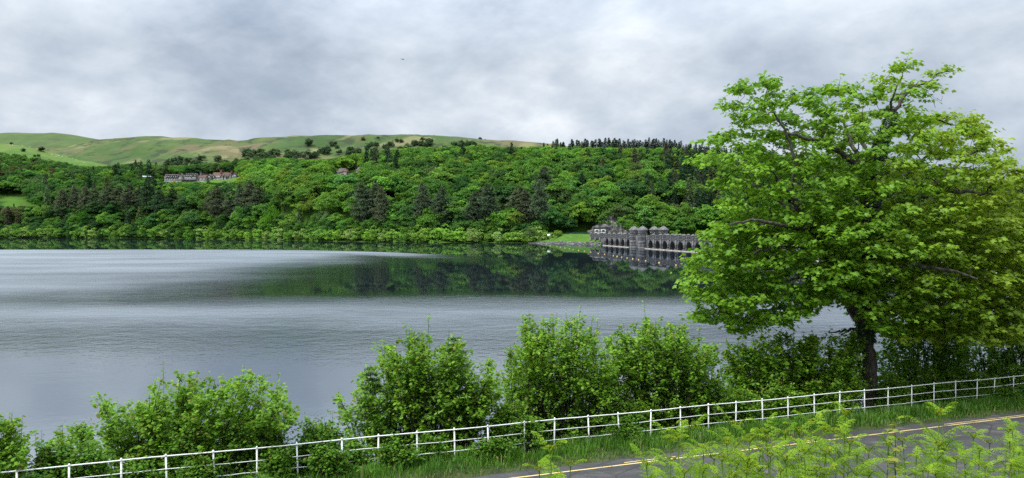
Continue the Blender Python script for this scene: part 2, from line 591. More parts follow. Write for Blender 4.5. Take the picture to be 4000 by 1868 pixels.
bp = t.n('ShaderNodeBump')
bp.inputs['Distance'].default_value = 0.22
t.link(t.math('ADD', t.math('MULTIPLY', rip, 0.85), 0.006), bp.inputs['Strength'])
t.link(hgt, bp.inputs['Height'])
fres = t.n('ShaderNodeFresnel')
fres.inputs['IOR'].default_value = 12.0
gl = t.n('ShaderNodeBsdfGlossy')
gl.inputs[0].default_value = (0.90, 0.95, 1.0, 1)
t.link(t.math('ADD', 0.012, t.math('MULTIPLY', rip, 0.29)), gl.inputs['Roughness'])
t.link(bp.outputs[0], gl.inputs['Normal'])
df = t.n('ShaderNodeBsdfDiffuse')
df.inputs[0].default_value = (0.008, 0.012, 0.014, 1)
mx = t.n('ShaderNodeMixShader')
t.link(fres.outputs[0], mx.inputs[0])
t.link(df.outputs[0], mx.inputs[1])
t.link(gl.outputs[0], mx.inputs[2])
finish(t, mx.outputs[0])
mb = MB()
e0, e1 = DAM_A - DAM_U * 60, DAM_A + DAM_U * 420
lake_pts = [(-900, -60), (e1[0] + 40, -60), (e1[0], e1[1]), (DAM_A[0] + 2, DAM_A[1]), (30, 660), (-60, 700), (-400, 1060), (-1000, 1060)]
mb.add([(x, y, 0.0) for x, y in lake_pts], np.array([list(range(len(lake_pts)))]))
tag(ob('lake', mb.mesh('lake', m_water)), kind='structure')

# ------------------------------------------------------------------ near bank, verge and road
ROAD_A, ROAD_B = 22.30, 0.39          # far edge of the tarmac:  Y = A + B * X
FEN_A, FEN_B = 24.0, 0.40             # fence line


def fence_s(X, Y):
    return (Y - FEN_A - FEN_B * X) / math.sqrt(1 + FEN_B ** 2)


def base_z(X):
    return 5.42 - 0.0129 * (X - 5.0)


def bank_z(X, Y):
    s = fence_s(X, Y)
    rd = (ROAD_A + ROAD_B * X - Y) / math.sqrt(1 + ROAD_B ** 2)      # metres in from the far road edge
    prof = np.interp(-rd, [-60, -23, -16.5, -13, -10.6, -6.2, -5.6, 0, 0.25, 0.9, 1.6, 3.2, 6.0, 11, 16, 40],
                     [6.4, 6.0, 4.0, 3.1, 2.55, 0.12, -0.05, -0.05, 0.05, 0.10, 0.03, -0.7, -2.5, -5.2, -8.5, -9.5])
    return base_z(X) + prof + 0.04 * wob(X, Y, 3.0, 8) * np.where((rd > -0.2) & (rd < 5.8), 0.0, 1.0) * np.where(np.abs(rd) > 1.5, 2.0, 0.6)


xs = np.arange(-34, 62.01, 0.5)
ts = np.concatenate([np.arange(-40, -11, 1.5), np.arange(-11, 1.0, 0.25), np.arange(1.0, 42, 0.8)])
XX, TT = np.meshgrid(xs, ts)
YY = ROAD_A + ROAD_B * XX + TT * math.sqrt(1 + ROAD_B ** 2)
i = np.arange(XX.size).reshape(XX.shape)
mb = MB()
mb.add(np.stack([XX, YY, bank_z(XX, YY)], -1).reshape(-1, 3), np.stack([i[:-1, :-1], i[:-1, 1:], i[1:, 1:], i[1:, :-1]], -1).reshape(-1, 4))
m_soil = rough_mat('bank_soil', (0.022, 0.026, 0.012), (0.045, 0.06, 0.018), 0.9, 0.95, 0.8, c3=(0.07, 0.075, 0.035), bscale=9)
tag(ob('bank', mb.mesh('bank', m_soil, True)), kind='structure')

m_tar, t = new_mat('tarmac')
pos = t.n('ShaderNodeNewGeometry').outputs['Position']
n1 = t.noise(pos, 0.7, 5, 0.65)
n2 = t.noise(pos, 60, 3, 0.7)
n3 = t.noise(t.vmath('MULTIPLY', pos, (0.5, 1.4, 1)), 1.2, 6, 0.7)
col = t.ramp(n1, [(0.35, (0.030, 0.030, 0.031)), (0.7, (0.052, 0.051, 0.052))])
col = t.mix(t.maprange(n2, 0.45, 0.75, 0, 0.55), col, (0.13, 0.125, 0.12))
col = t.mix(t.maprange(n3, 0.54, 0.64, 0, 0.55), col, (0.14, 0.125, 0.115))
vo = t.n('ShaderNodeTexVoronoi', feature='DISTANCE_TO_EDGE')
t.link(t.vmath('ADD', pos, t.vmath('MULTIPLY', t.n('ShaderNodeTexNoise').outputs['Color'], (0.0, 0.0, 0.0))), vo.inputs['Vector'])
vo.inputs['Scale'].default_value = 0.55
col = t.mix(t.maprange(vo.outputs['Distance'], 0.0, 0.025, 0.75, 0.0), col, (0.015, 0.015, 0.015))
col = t.mix(t.maprange(t.noise(t.vmath('MULTIPLY', pos, (0.25, 0.6, 1)), 0.8, 2, 0.5), 0.57, 0.59, 0, 0.45), col, (0.022, 0.022, 0.024))
bs = t.n('ShaderNodeBsdfPrincipled')
t.link(col, bs.inputs['Base Color'])
bs.inputs['Roughness'].default_value = 0.8
bp = t.n('ShaderNodeBump')
bp.inputs['Strength'].default_value = 0.5
bp.inputs['Distance'].default_value = 0.01
t.link(n2, bp.inputs['Height'])
t.link(bp.outputs[0], bs.inputs['Normal'])
finish(t, bs.outputs[0])


def road_strip(name, d0, d1, lift, mat, x0=-30, x1=58, parent=None, ragged=0.0, step=0.4):
    """strip between d0 and d1 metres in from the far road edge"""
    xs = np.arange(x0, x1 + 0.01, step)
    k = math.sqrt(1 + ROAD_B ** 2)
    j0 = d0 + ragged * wob(xs, xs * 0, 2.3, 4)
    rows = [np.stack([xs, ROAD_A + ROAD_B * xs - j0 * k, base_z(xs) - 0.05 + lift], 1)]
    for q in (0.5, 1.0):
        dd = d0 + (d1 - d0) * q
        rows.append(np.stack([xs, ROAD_A + ROAD_B * xs - dd * k, base_z(xs) - 0.05 + lift + 0.03 * math.sin(math.pi * q) * (1 if d1 - d0 > 2 else 0)], 1))
    n = len(xs)
    i = np.arange(3 * n).reshape(3, n)
    mb = MB()
    mb.add(np.concatenate(rows), np.stack([i[1:, :-1], i[1:, 1:], i[:-1, 1:], i[:-1, :-1]], -1).reshape(-1, 4))
    return ob(name, mb.mesh(name, mat, True), parent)


road = tag(road_strip('road', -0.05, 5.55, 0.06, m_tar, ragged=0.16), kind='structure')
m_yel, t = new_mat('yellow_line')
pos = t.n('ShaderNodeNewGeometry').outputs['Position']
wear = t.maprange(t.math('ADD', t.math('MULTIPLY', t.noise(pos, 1.1, 4, 0.6), 0.6), t.math('MULTIPLY', t.noise(pos, 25, 3, 0.7), 0.4)), 0.54, 0.60, 0, 0.85)
col = t.mix(wear, (0.66, 0.50, 0.20), (0.085, 0.08, 0.075))
bs = t.n('ShaderNodeBsdfPrincipled')
t.link(col, bs.inputs['Base Color'])
bs.inputs['Roughness'].default_value = 0.7
finish(t, bs.outputs[0])
# double yellow line: the inner one whole, the outer one broken by wear
road_strip('yellow_line', 0.46, 0.53, 0.074, m_yel, parent=road, step=0.5)
for (a, b) in ((-6, -1.2), (3.6, 5.4), (10.4, 11.2), (16.9, 55)):
    road_strip('worn_line', 0.30, 0.35, 0.074, m_yel, a, b, parent=road, step=0.2)

# ------------------------------------------------------------------ far trees: crowns as masses of leaf clumps
def leaf_cols(n, lo=0.2, hi=1.0, g=0.0):
    c = np.zeros((n, 3))
    c[:, 0] = rng.uniform(lo, hi, n)
    c[:, 1] = g
    return c


def crown_broad(rx, z0, z1, ncl, nleaf, size, low=-0.45):
    """lumpy dome of clumps between heights z0 and z1"""
    mb = MB()
    rz = (z1 - z0) / 2
    cz = z0 + rz
    k = 0
    while k < ncl:
        d = rdir(1)[0]
        if d[2] < low:
            continue
        rr = rng.uniform(0.55, 0.98) if k % 4 else rng.uniform(0.2, 0.6)
        lump = 1 + 0.16 * math.sin(d[0] * 5 + k) + rng.normal(0, 0.06)
        c = d * np.array((rx, rx, rz)) * rr * lump + np.array((0, 0, cz))
        cr = rx * rng.uniform(0.24, 0.40)
        e = rdir(nleaf)
        e[:, 2] = np.abs(e[:, 2]) * 0.9 - 0.12
        e = unit(e + d * 0.35)
        pos = c + e * cr * rng.uniform(0.72, 1.08, (nleaf, 1)) * np.array((1, 1, 0.72))
        nr = unit(e * 0.7 + np.array((0, 0, 0.5)) + rng.normal(0, 0.45, (nleaf, 3)))
        tone = np.clip(rng.normal(0.5, 0.14) + rng.normal(0, 0.16, nleaf), 0, 1)
        col = np.stack([tone, tone * 0, tone * 0], 1)
        scatter(mb, KITE, pos, nr, rdir(nleaf), size * rng.uniform(0.7, 1.35, nleaf), col)
        k += 1
    return mb


def trunk_mb(h, r, limbs=4, spread=0.5, lean=0.0):
    mb = MB()
    z = np.linspace(-1.2, h, 6)
    mb.tube(np.stack([lean * z + 0.12 * np.sin(z), 0.1 * np.cos(z * 0.8), z], 1), np.linspace(r, r * 0.35, 6), 7)
    for k in range(limbs):
        a = k * 2.4 + rng.uniform(0, 1)
        z0 = h * rng.uniform(0.45, 0.8)
        l = h * spread
        mb.tube([(lean * z0, 0, z0), (l * .5 * math.cos(a), l * .5 * math.sin(a), z0 + l * .4), (l * math.cos(a), l * math.sin(a), z0 + l * .9)], [r * .4, r * .28, r * .12], 5)
    return mb


def crown_pine(h, bare, rmax, layers, per, size, seed, dense=1.0, cone=0.75):
    """tall pine: flat irregular plates of foliage on a long stem"""
    mb = MB()
    for k in range(layers):
        q = (k + rng.uniform(-0.3, 0.3)) / (layers - 1)
        q = min(max(q, 0), 1)
        z = bare * h + (h - bare * h) * q
        env = (math.sin(min(1, (1 - q) * 1.25 + 0.06) * math.pi / 2)) ** cone * (0.55 + 0.45 * min(1, q / 0.25))
        r = rmax * env * rng.uniform(0.75, 1.12)
        nb = max(3, int(round(5 * dense * (0.5 + env))))
        for b in range(nb):
            a = rng.uniform(0, 6.28)
            L = r * rng.uniform(0.55, 1.05)
            n = max(6, int(per * (0.4 + 0.8 * L / rmax)))
            s = rng.uniform(0.15, 1.0, n) ** 0.7
            off = rng.normal(0, 0.13 * L + 0.25, (n, 3)) * np.array((1, 1, 0.45))
            pos = np.stack([np.cos(a) * L * s, np.sin(a) * L * s, z + 0.10 * L * np.sin(s * 2.4) - 0.12 * L * s ** 2], 1) + off
            tone = np.clip(rng.normal(0.5, 0.2, n), 0, 1)
            col = np.stack([tone, tone * 0, tone * 0], 1)
            nr = unit(np.array((0, 0, 0.8)) + rng.normal(0, 0.55, (n, 3)))
            T = np.stack([np.full(n, math.cos(a)), np.full(n, math.sin(a)), np.full(n, 0.1)], 1) + rng.normal(0, 0.5, (n, 3))
            scatter(mb, KITE, pos, nr, T, size * rng.uniform(0.7, 1.3, n), col)
    return mb


def crown_spruce(h, rmax, layers, size, per=26, bare=0.06, droop=0.35):
    mb = MB()
    for k in range(layers):
        q = k / (layers - 1)
        z = bare * h + (h * 0.99 - bare * h) * q
        r = rmax * (1 - q) ** 0.85 * rng.uniform(0.82, 1.12) + 0.15
        n = max(7, int(per * (0.25 + (1 - q))))
        a = rng.uniform(0, 6.28, n)
        s = rng.uniform(0.1, 1.0, n) ** 0.6
        pos = np.stack([np.cos(a) * r * s, np.sin(a) * r * s, z - droop * r * s + rng.normal(0, 0.18, n)], 1)
        tone = np.clip(rng.normal(0.5, 0.2, n), 0, 1)
        nr = unit(np.stack([np.cos(a) * 0.5, np.sin(a) * 0.5, np.full(n, 0.8)], 1) + rng.normal(0, 0.35, (n, 3)))
        T = np.stack([np.cos(a), np.sin(a), np.full(n, -0.35)], 1)
        scatter(mb, KITE, pos, nr, T, size * rng.uniform(0.7, 1.3, n), np.stack([tone, tone * 0, tone * 0], 1))
    return mb


PROTO = {}        # kind -> list of (crown mesh, trunk mesh, height, radius)
PROTO['broad'] = []
for k in range(6):
    h, rx = 14.0, 6.0 + 0.5 * (k % 3)
    PROTO['broad'].append((crown_broad(rx, 2.2, h, 40 + 3 * k, 70, 0.80).mesh('broad_crown', M['far_leaf']), trunk_mb(8, 0.4).mesh('broad_trunk', M['far_bark']), h, rx))
PROTO['bush'] = []
for k in range(4):
    h, rx = 8.0, 4.6 + 0.5 * (k % 2)
    PROTO['bush'].append((crown_broad(rx, -1.0, h, 36, 44, 0.85, low=-0.9).mesh('bush_crown', M['far_leaf']), trunk_mb(4, 0.2, 5, 0.6).mesh('bush_trunk', M['far_bark']), h, rx))
PROTO['pine'] = []
for k in range(4):
    PROTO['pine'].append((crown_pine(34, 0.26 + 0.04 * (k % 3), 7.4 + 0.5 * (k % 2), 18, 44, 1.2, k).mesh('pine_crown', M['far_leaf']),
                          trunk_mb(32, 0.45, 0).mesh('pine_trunk', M['far_bark']), 34.0, 7.4))
PROTO['spruce'] = []
for k in range(4):
    PROTO['spruce'].append((crown_spruce(20, 3.6 + 0.4 * (k % 3), 24, 1.05, per=52).mesh('spruce_crown', M['far_leaf']), trunk_mb(19, 0.3, 0).mesh('spruce_trunk', M['far_bark']), 20.0, 3.6))

BR_TINTS = {'bright green': (0.150, 0.315, 0.052), 'mid green': (0.105, 0.235, 0.050), 'deep green': (0.062, 0.150, 0.046),
            'yellow green': (0.195, 0.340, 0.055), 'olive green': (0.115, 0.19, 0.065), 'bronze green': (0.115, 0.125, 0.05)}
CON_TINTS = {'dark green': (0.050, 0.098, 0.052), 'grey green': (0.085, 0.135, 0.07), 'brownish green': (0.105, 0.112, 0.072), 'pale green': (0.115, 0.180, 0.075)}


def jit(c, s=0.12):
    k = math.exp(rng.normal(0, s))
    return [float(v * k * math.exp(rng.normal(0, s * 0.3))) for v in c]


def tree_obj(name, kind, loc, height, label, cat='tree', group=None, tint=(0.07, 0.17, 0.02), k=None, wide=1.0, parts=True, z_off=0.0):
    pr = PROTO[kind][rng.integers(len(PROTO[kind])) if k is None else k % len(PROTO[kind])]
    s = height / pr[2]
    sc = (s * wide, s * wide, s)
    rz = float(rng.uniform(0, 6.28))
    loc = (float(loc[0]), float(loc[1]), float(loc[2]) + z_off)
    root = ob(name, None, None, loc, rz, sc)
    root.empty_display_size = 0.5
    cr = ob('crown', pr[0], root)
    ob('trunk', pr[1], root)
    ti = [float(v) for v in tint]
    root['tint'] = ti
    cr['tint'] = ti
    return tag(root, label, cat, group)


# ---- which pixels must stay open (buildings, meadows): x0, x1, y0, y1, depth
CLEAR = [(636, 950, 660, 716, 1090), (1282, 1364, 650, 686, 945), (1378, 1412, 648, 680, 965), (548, 592, 676, 694, 1080),
         (-40, 112, 768, 806, 1030), (165, 226, 832, 852, 975)]
TL_X = [-2400, -400, 0, 100, 200, 300, 380, 450, 520, 600, 700, 850, 1000, 1100, 1200, 1280, 1400, 1500, 1700, 1850, 2000, 2100, 2300, 2600, 2800, 3000, 3300, 3700, 4200, 5600]
TL_Y = [600, 590, 592, 610, 628, 650, 655, 650, 640, 648, 650, 640, 628, 620, 630, 625, 605, 590, 580, 574, 580, 578, 580, 584, 596, 605, 640, 690, 735, 770]


def fit_height(xp, Z, g, h, rpx):
    """shorten a tree that would stand in front of a building or meadow"""
    for (x0, x1, y0, y1, zc) in CLEAR:
        if x0 - rpx * 0.7 < xp < x1 + rpx * 0.7 and Z < zc:
            top = CAMZ + (HOR - y1) / F * Z - g
            h = min(h, top)
    return h


cands = []
for gyi, Zr in enumerate(np.arange(600, 1420, 11.5)):
    step = 14.5
    for X in np.arange(-0.80 * Zr, 0.82 * Zr, step):
        Xj, Zj = X + rng.uniform(-4.6, 4.6) + (gyi % 2) * step / 2, Zr + rng.uniform(-3.2, 3.2)
        xp = CX + Xj / Zj * F
        zs = smooth_interp(xp, TX, T_SHORE)
        zr = smooth_interp(xp, TX, T_RIDGE)
        if Zj < zs + 16 or Zj > zr + 12:
            continue
        if 2140 < xp < 2420 and Zj < 646 - (xp - 2140) * 0.05:      # open terrace at the dam's end
            continue
        g = float(hill_h(np.array(xp), np.array(Zj)))
        h = rng.uniform(15.0, 28.0)
        base_y = HOR - (g - CAMZ) / Zj * F
        if any(x0 < xp < x1 and y0 - 3 < base_y < y1 + 3 for (x0, x1, y0, y1, zc) in CLEAR[4:]):
            continue
        if any(x0 - 14 < xp < x1 + 14 and -9 < Zj - zc < 26 for (x0, x1, y0, y1, zc) in CLEAR[:4]):
            continue
        h = fit_height(xp, Zj, g, h, 6.0 / Zj * F)
        top_y = HOR - (g + h - CAMZ) / Zj * F
        tl = np.interp(xp, TL_X, TL_Y)
        if top_y < tl:
            h -= (tl - top_y) / F * Zj
        if h < 3.2:
            continue
        top_y = HOR - (g + h - CAMZ) / Zj * F
        cands.append((xp, Zj, Xj, g, h, top_y))

wood_pts, indiv = [], []
for c in cands:
    xp, Zj, Xj, g, h, ty = c
    # conifer share by place
    pc = 0.03
    if xp > 2480:
        pc = np.interp(xp, [2480, 2620, 2760, 2900], [0.12, 0.5, 0.85, 0.9]) * (0.3 if ty > 800 else 1.0)
    if xp > 2150 and ty < 620:
        pc = max(pc, 0.28 if xp > 2330 else 0.12)
    if 1290 < xp < 1560 and ty < 640:
        pc = 0.55
    if 420 < xp < 660 and ty < 690:
        pc = 0.5
    if xp < 620 and ty > 690:
        pc = 0.10
    con = rng.uniform() < pc
    if con:
        ti_name = rng.choice(['dark green', 'grey green', 'pale green', 'brownish green'], p=[.4, .25, .2, .15])
    elif xp < 620:
        ti_name = rng.choice(['mid green', 'deep green', 'olive green', 'bright green', 'bronze green'], p=[.34, .40, .12, .09, .05])
    elif xp < 1000:
        ti_name = rng.choice(['mid green', 'deep green', 'olive green', 'bright green', 'yellow green'], p=[.42, .26, .08, .18, .06])
    else:
        ti_name = rng.choice(['bright green', 'mid green', 'deep green', 'yellow green', 'olive green'], p=[.38, .37, .12, .09, .04])
    rec = dict(xp=xp, Z=Zj, X=Xj, g=g, h=h * (1.45 if con else 1.0) if not (con and ty - 8 < np.interp(xp, TL_X, TL_Y)) else h, ty=ty, con=con, tn=ti_name)
    shore = Zj - smooth_interp(xp, TX, T_SHORE)
    rec['rank'] = (6.0 * h) / Zj ** 2 * (1.0 if shore > 40 else 0.4) * (1.0 if -60 < xp < 2850 else 0.05)
    indiv.append(rec)
indiv.sort(key=lambda r: -r['rank'])
singles = [r for r in indiv if not r['con']][:300]
cons = [r for r in indiv if r['con']][:150]
chosen = set(id(r) for r in singles) | set(id(r) for r in cons)
rest = [r for r in indiv if id(r) not in chosen]


def zone(xp, ty):
    if xp < 130:
        a = 'by the small meadows at the lake end'
    elif xp < 560:
        a = 'below the sheep pasture'
    elif xp < 640:
        a = 'below the white shed'
    elif xp < 960:
        a = 'below the grey gabled hotel'
    elif xp < 1240:
        a = 'between the hotel and the stone barn'
    elif xp < 1420:
        a = 'below the stone barn'
    elif xp < 1800:
        a = 'behind the lone pair of pines'
    elif xp < 2150:
        a = 'behind the pines nearest the dam'
    elif xp < 2420:
        a = 'above the rock face by the dam'
    elif xp < 2640:
        a = 'above the dam towers'
    else:
        a = 'beyond the dam near the big sycamore'
    b = 'at the slope foot' if ty > 830 else ('low on the slope' if ty > 770 else ('halfway up the slope' if ty > 705 else ('high on the slope' if ty > 640 else 'near the slope top')))
    return b, a


used = {}


def unique_label(base):
    used[base] = used.get(base, 0) + 1
    return base


for r in singles + cons:
    b, a = zone(r['xp'], r['ty'])
    word = 'conifer' if r['con'] else 'broadleaf tree'
    size = 'large' if r['h'] > 20.5 else ('medium-sized' if r['h'] > 16.5 else 'small')
    lab = unique_label(f"{size} {r['tn']} {word} {b}, {a}")
    tint = jit((CON_TINTS if r['con'] else BR_TINTS)[r['tn']], 0.16)
    tree_obj('conifer' if r['con'] else 'broadleaf_tree', 'spruce' if r['con'] else 'broad', (r['X'], r['Z'], r['g']), r['h'], lab, 'tree',
             f"{r['tn']} {word}s {a}", tint, wide=float(rng.uniform(0.9, 1.2)))

# ---- the smaller trees of the wood further up: one mass of instances
hid = bpy.data.collections.new('tree_kinds')
order = []
for kind in ('broad', 'spruce'):
    for k, pr in enumerate(PROTO[kind]):
        o = bpy.data.objects.new(f'kind_{len(order):02d}', pr[0])
        hid.objects.link(o)
        order.append((kind, pr[2]))
me = bpy.data.meshes.new('woodland')
me.vertices.add(len(rest))
co, rot, scl, idx, tnt = [], [], [], [], []
nb = len(PROTO['broad'])
for r in rest:
    k = nb + int(rng.integers(len(PROTO['spruce']))) if r['con'] else int(rng.integers(nb))
    s = r['h'] / order[k][1]
    wd = rng.uniform(0.9, 1.2)
    co.append((r['X'], r['Z'], r['g']))
    rot.append(rng.uniform(0, 6.28))
    scl.append((s * wd, s * wd, s))
    idx.append(k)
    tnt.append((*jit((CON_TINTS if r['con'] else BR_TINTS)[r['tn']], 0.16), 1))
me.vertices.foreach_set('co', np.array(co, np.float32).ravel())
for nm, ty, arr, key in (('rot', 'FLOAT', rot, 'value'), ('scl', 'FLOAT_VECTOR', scl, 'vector'), ('idx', 'INT', idx, 'value'), ('tint', 'FLOAT_COLOR', tnt, 'color')):
    at = me.attributes.new(nm, ty, 'POINT')
    at.data.foreach_set(key, np.array(arr, np.int32 if ty == 'INT' else np.float32).ravel())
wood = tag(ob('woodland', me), 'dense mixed wood covering the upper slope above the lakeside trees', 'wood', kind='stuff')
ng = bpy.data.node_groups.new('wood_instances', 'GeometryNodeTree')
ng.interface.new_socket('Geometry', in_out='INPUT', socket_type='NodeSocketGeometry')
ng.interface.new_socket('Geometry', in_out='OUTPUT', socket_type='NodeSocketGeometry')
gi, go = ng.nodes.new('NodeGroupInput'), ng.nodes.new('NodeGroupOutput')
ci = ng.nodes.new('GeometryNodeCollectionInfo')
ci.inputs['Collection'].default_value = hid
ci.inputs['Separate Children'].default_value = True
ci.inputs['Reset Children'].default_value = True
ip = ng.nodes.new('GeometryNodeInstanceOnPoints')
ip.inputs['Pick Instance'].default_value = True


def named(nm, ty):
    a = ng.nodes.new('GeometryNodeInputNamedAttribute')
    a.data_type = ty
    a.inputs['Name'].default_value = nm
    return a.outputs[0]


cb = ng.nodes.new('ShaderNodeCombineXYZ')
ng.links.new(named('rot', 'FLOAT'), cb.inputs[2])
ng.links.new(gi.outputs[0], ip.inputs['Points'])
ng.links.new(ci.outputs[0], ip.inputs['Instance'])
ng.links.new(named('idx', 'INT'), ip.inputs['Instance Index'])
ng.links.new(cb.outputs[0], ip.inputs['Rotation'])
ng.links.new(named('scl', 'FLOAT_VECTOR'), ip.inputs['Scale'])
ng.links.new(ip.outputs[0], go.inputs[0])
md = wood.modifiers.new('wood', 'NODES')
md.node_group = ng


def ground_at(xp, Z):
    return float(hill_h(np.array(float(xp)), np.array(float(Z))))


ORD = ['first', 'second', 'third', 'fourth', 'fifth', 'sixth', 'seventh', 'eighth', 'ninth', 'tenth', 'eleventh', 'twelfth', 'thirteenth',
       'fourteenth', 'fifteenth', 'sixteenth', 'seventeenth', 'eighteenth', 'nineteenth', 'twentieth', 'twenty-first', 'twenty-second',
       'twenty-third', 'twenty-fourth', 'twenty-fifth', 'twenty-sixth', 'twenty-seventh', 'twenty-eighth', 'twenty-ninth', 'thirtieth']

# ---- tall dark pines along the shore, counted leftwards from the dam: column, top row, metres behind the waterline, tint
PINES = [(2110, 706, 14, 'grey'), (2125, 655, 60, 'grey'), (2052, 745, 20, 'brown'), (2028, 728, 26, 'brown'), (1905, 722, 18, 'grey'), (1880, 738, 26, 'brown'),
         (1858, 752, 22, 'grey'), (1726, 733, 18, 'grey'), (1652, 720, 22, 'grey'), (1490, 735, 16, 'brown'), (1468, 722, 26, 'grey'), (1412, 716, 20, 'grey'), (1436, 745, 30, 'brown'),
         (1008, 735, 30, 'brown'), (978, 712, 34, 'brown'), (938, 722, 26, 'grey'), (905, 742, 30, 'grey'), (845, 728, 24, 'brown'), (820, 748, 36, 'brown'),
         (672, 738, 38, 'dark'), (628, 745, 30, 'dark'), (580, 692, 36, 'dark'), (542, 732, 44, 'brown'), (505, 724, 40, 'brown'), (465, 728, 44, 'brown'), (425, 732, 40, 'brown'),
         (372, 738, 44, 'brown'), (335, 732, 38, 'brown'), (292, 730, 42, 'brown'), (246, 742, 38, 'brown')]
PT = {'grey': (0.108, 0.155, 0.098), 'brown': (0.122, 0.152, 0.096), 'dark': (0.062, 0.112, 0.062)}
PW = {'grey': 'grey-green', 'brown': 'brownish', 'dark': 'dark green'}
for n, (xp, ty, dz, tn) in enumerate(PINES):
    Z = float(smooth_interp(xp, TX, T_SHORE)) + dz
    g = ground_at(xp, Z)
    h = CAMZ + (HOR - ty) / F * Z - g
    tree_obj('pine_tree', 'pine', ((xp - CX) / F * Z, Z, g), h, f'tall {PW[tn]} pine on the far shore, {ORD[n]} leftwards from the dam', 'tree', 'tall pines along the far shore',
             jit(PT[tn], 0.08), wide=float(rng.uniform(0.95, 1.2)) * 34 / h * (1.25 if h > 30 else 1.1))

# ---- rounded bushes along the waterline
xp = -120.0
n = 0
while xp < 2190:
    Z = float(smooth_interp(xp, TX, T_SHORE)) + rng.uniform(1.5, 7)
    h = rng.uniform(9.5, 14) if xp > 800 else rng.uniform(9, 15)
    if 1900 < xp < 1990 or xp > 2120:
        h *= 0.75
    nm = rng.choice(['pale green', 'bright green', 'mid green'], p=[.35, .35, .3]) if xp > 780 else rng.choice(['mid green', 'dark green', 'pale green'], p=[.45, .35, .2])
    ti = {'pale green': (0.27, 0.43, 0.11), 'bright green': (0.24, 0.44, 0.07), 'mid green': (0.165, 0.33, 0.06), 'dark green': (0.06, 0.14, 0.034)}[nm]
    zl = zone(xp, 900)[1]
    tree_obj('waterside_bush', 'bush', ((xp - CX) / F * Z, Z, ground_at(xp, Z)), h, f"rounded {nm} bush at the far waterline, {zl}", 'bush', f'{nm} bushes along the far waterline {zl}', jit(ti, 0.08),
             wide=float(rng.uniform(0.9, 1.25)))
    xp += rng.uniform(24, 40) * (0.85 if xp < 800 else 1.0)
    n += 1
# a second row of lower broadleaf trees just behind the bushes
xp = -100.0
while xp < 2130:
    Z = float(smooth_interp(xp, TX, T_SHORE)) + rng.uniform(11, 18)
    h = rng.uniform(13, 19)
    nm = rng.choice(['bright green', 'mid green', 'deep green'], p=[.3, .45, .25]) if xp > 700 else rng.choice(['mid green', 'deep green', 'bright green'], p=[.45, .45, .1])
    zl = zone(xp, 900)[1]
    h = fit_height(xp, Z, ground_at(xp, Z), h, 20)
    if h > 5:
        tree_obj('lakeside_tree', 'broad', ((xp - CX) / F * Z, Z, ground_at(xp, Z)), h, f'{nm} tree behind the waterside bushes, {zl}', 'tree', f'{nm} trees behind the waterside bushes {zl}',
                 jit(BR_TINTS[nm], 0.1), wide=float(rng.uniform(0.9, 1.15)))
    xp += rng.uniform(30, 52)

# ---- conifers on the skyline of the wooded ridge
n = 0
for xp in np.concatenate([[2128, 2140, 2158], np.arange(2172, 2210, 8), np.arange(2232, 2700, 9.5), np.arange(2700, 3010, 17)]):
    xq = float(xp + rng.uniform(-4, 4))
    Z = float(smooth_interp(xq, TX, T_RIDGE)) + rng.uniform(-12, 10)
    g = ground_at(xq, Z)
    ty = np.interp(xq, [2120, 2180, 2220, 2240, 2400, 2560, 2700, 2800, 3000], [556, 542, 552, 546, 540, 541, 556, 574, 585]) + rng.uniform(-4, 14)
    h = CAMZ + (HOR - ty) / F * Z - g
    tree_obj('ridge_conifer', 'spruce', ((xq - CX) / F * Z, Z, g), h, 'dark pointed conifer on the skyline of the wooded ridge', 'tree', 'conifers along the ridge skyline', jit((0.042, 0.080, 0.042), 0.12),
             wide=float(rng.uniform(1.1, 1.6)))

# ---- scattered trees on the open moor and above the hotel
MOOR_TREES, MOOR_DONE = [], []
MOOR_WHERE = ['in the long tree line on the moor', 'in the tight clump above the barn', 'in the small clump high on the moor', 'in the thicket near the lone skyline tree', 'in the belt behind the hotel roofs',
              'at the right end of the moor tree line', 'scattered above the upper wood edge', 'on the slope above the barn conifers', 'on the moor crest by the two round trees', 'below the long moor tree line']
for (x0, x1, y0, y1, cnt) in ((950, 1175, 598, 628, 26), (1235, 1290, 588, 606, 7), (1437, 1480, 570, 586, 5), (1602, 1690, 560, 576, 16), (640, 960, 628, 668, 30),
                              (1120, 1180, 600, 618, 5), (1500, 1600, 572, 590, 8), (1320, 1400, 590, 612, 7), (1740, 1850, 563, 575, 8), (960, 1130, 628, 652, 18)):
    for _ in range(cnt):
        MOOR_TREES.append((rng.uniform(x0, x1), rng.uniform(y0, y1), rng.uniform(7, 13), MOOR_WHERE[len(MOOR_DONE)]))
    MOOR_DONE.append(1)
for (xp, by, h) in ((1209, 571, 15), (1298, 571, 12), (1313, 569, 9), (1420, 548, 8), (1478, 548, 7), (1203, 622, 17), (1232, 618, 14), (1551, 556, 9), (1568, 560, 9), (1317, 582, 8)):
    MOOR_TREES.append((xp, by, h, 'standing alone on the open moor'))
mz = np.arange(1345, 1945, 6.0)
n = 0
for (xp, by, h, where) in MOOR_TREES:
    hh = moor_fun(np.full(len(mz), float(xp)), mz)
    yy = HOR - (hh - CAMZ) / mz * F
    j = int(np.argmin(np.abs(yy - by)))
    tint = jit((0.085, 0.14, 0.075) if rng.uniform() < 0.7 else (0.115, 0.185, 0.085), 0.1)  # slight blue-grey haze of distance mixed into these tints
    tree_obj('moorland_tree', 'bush' if rng.uniform() < 0.75 else 'broad', ((xp - CX) / F * mz[j], mz[j], hh[j]), h, f'small grey-green tree {where}', 'tree', f'grey-green trees {where}', tint)
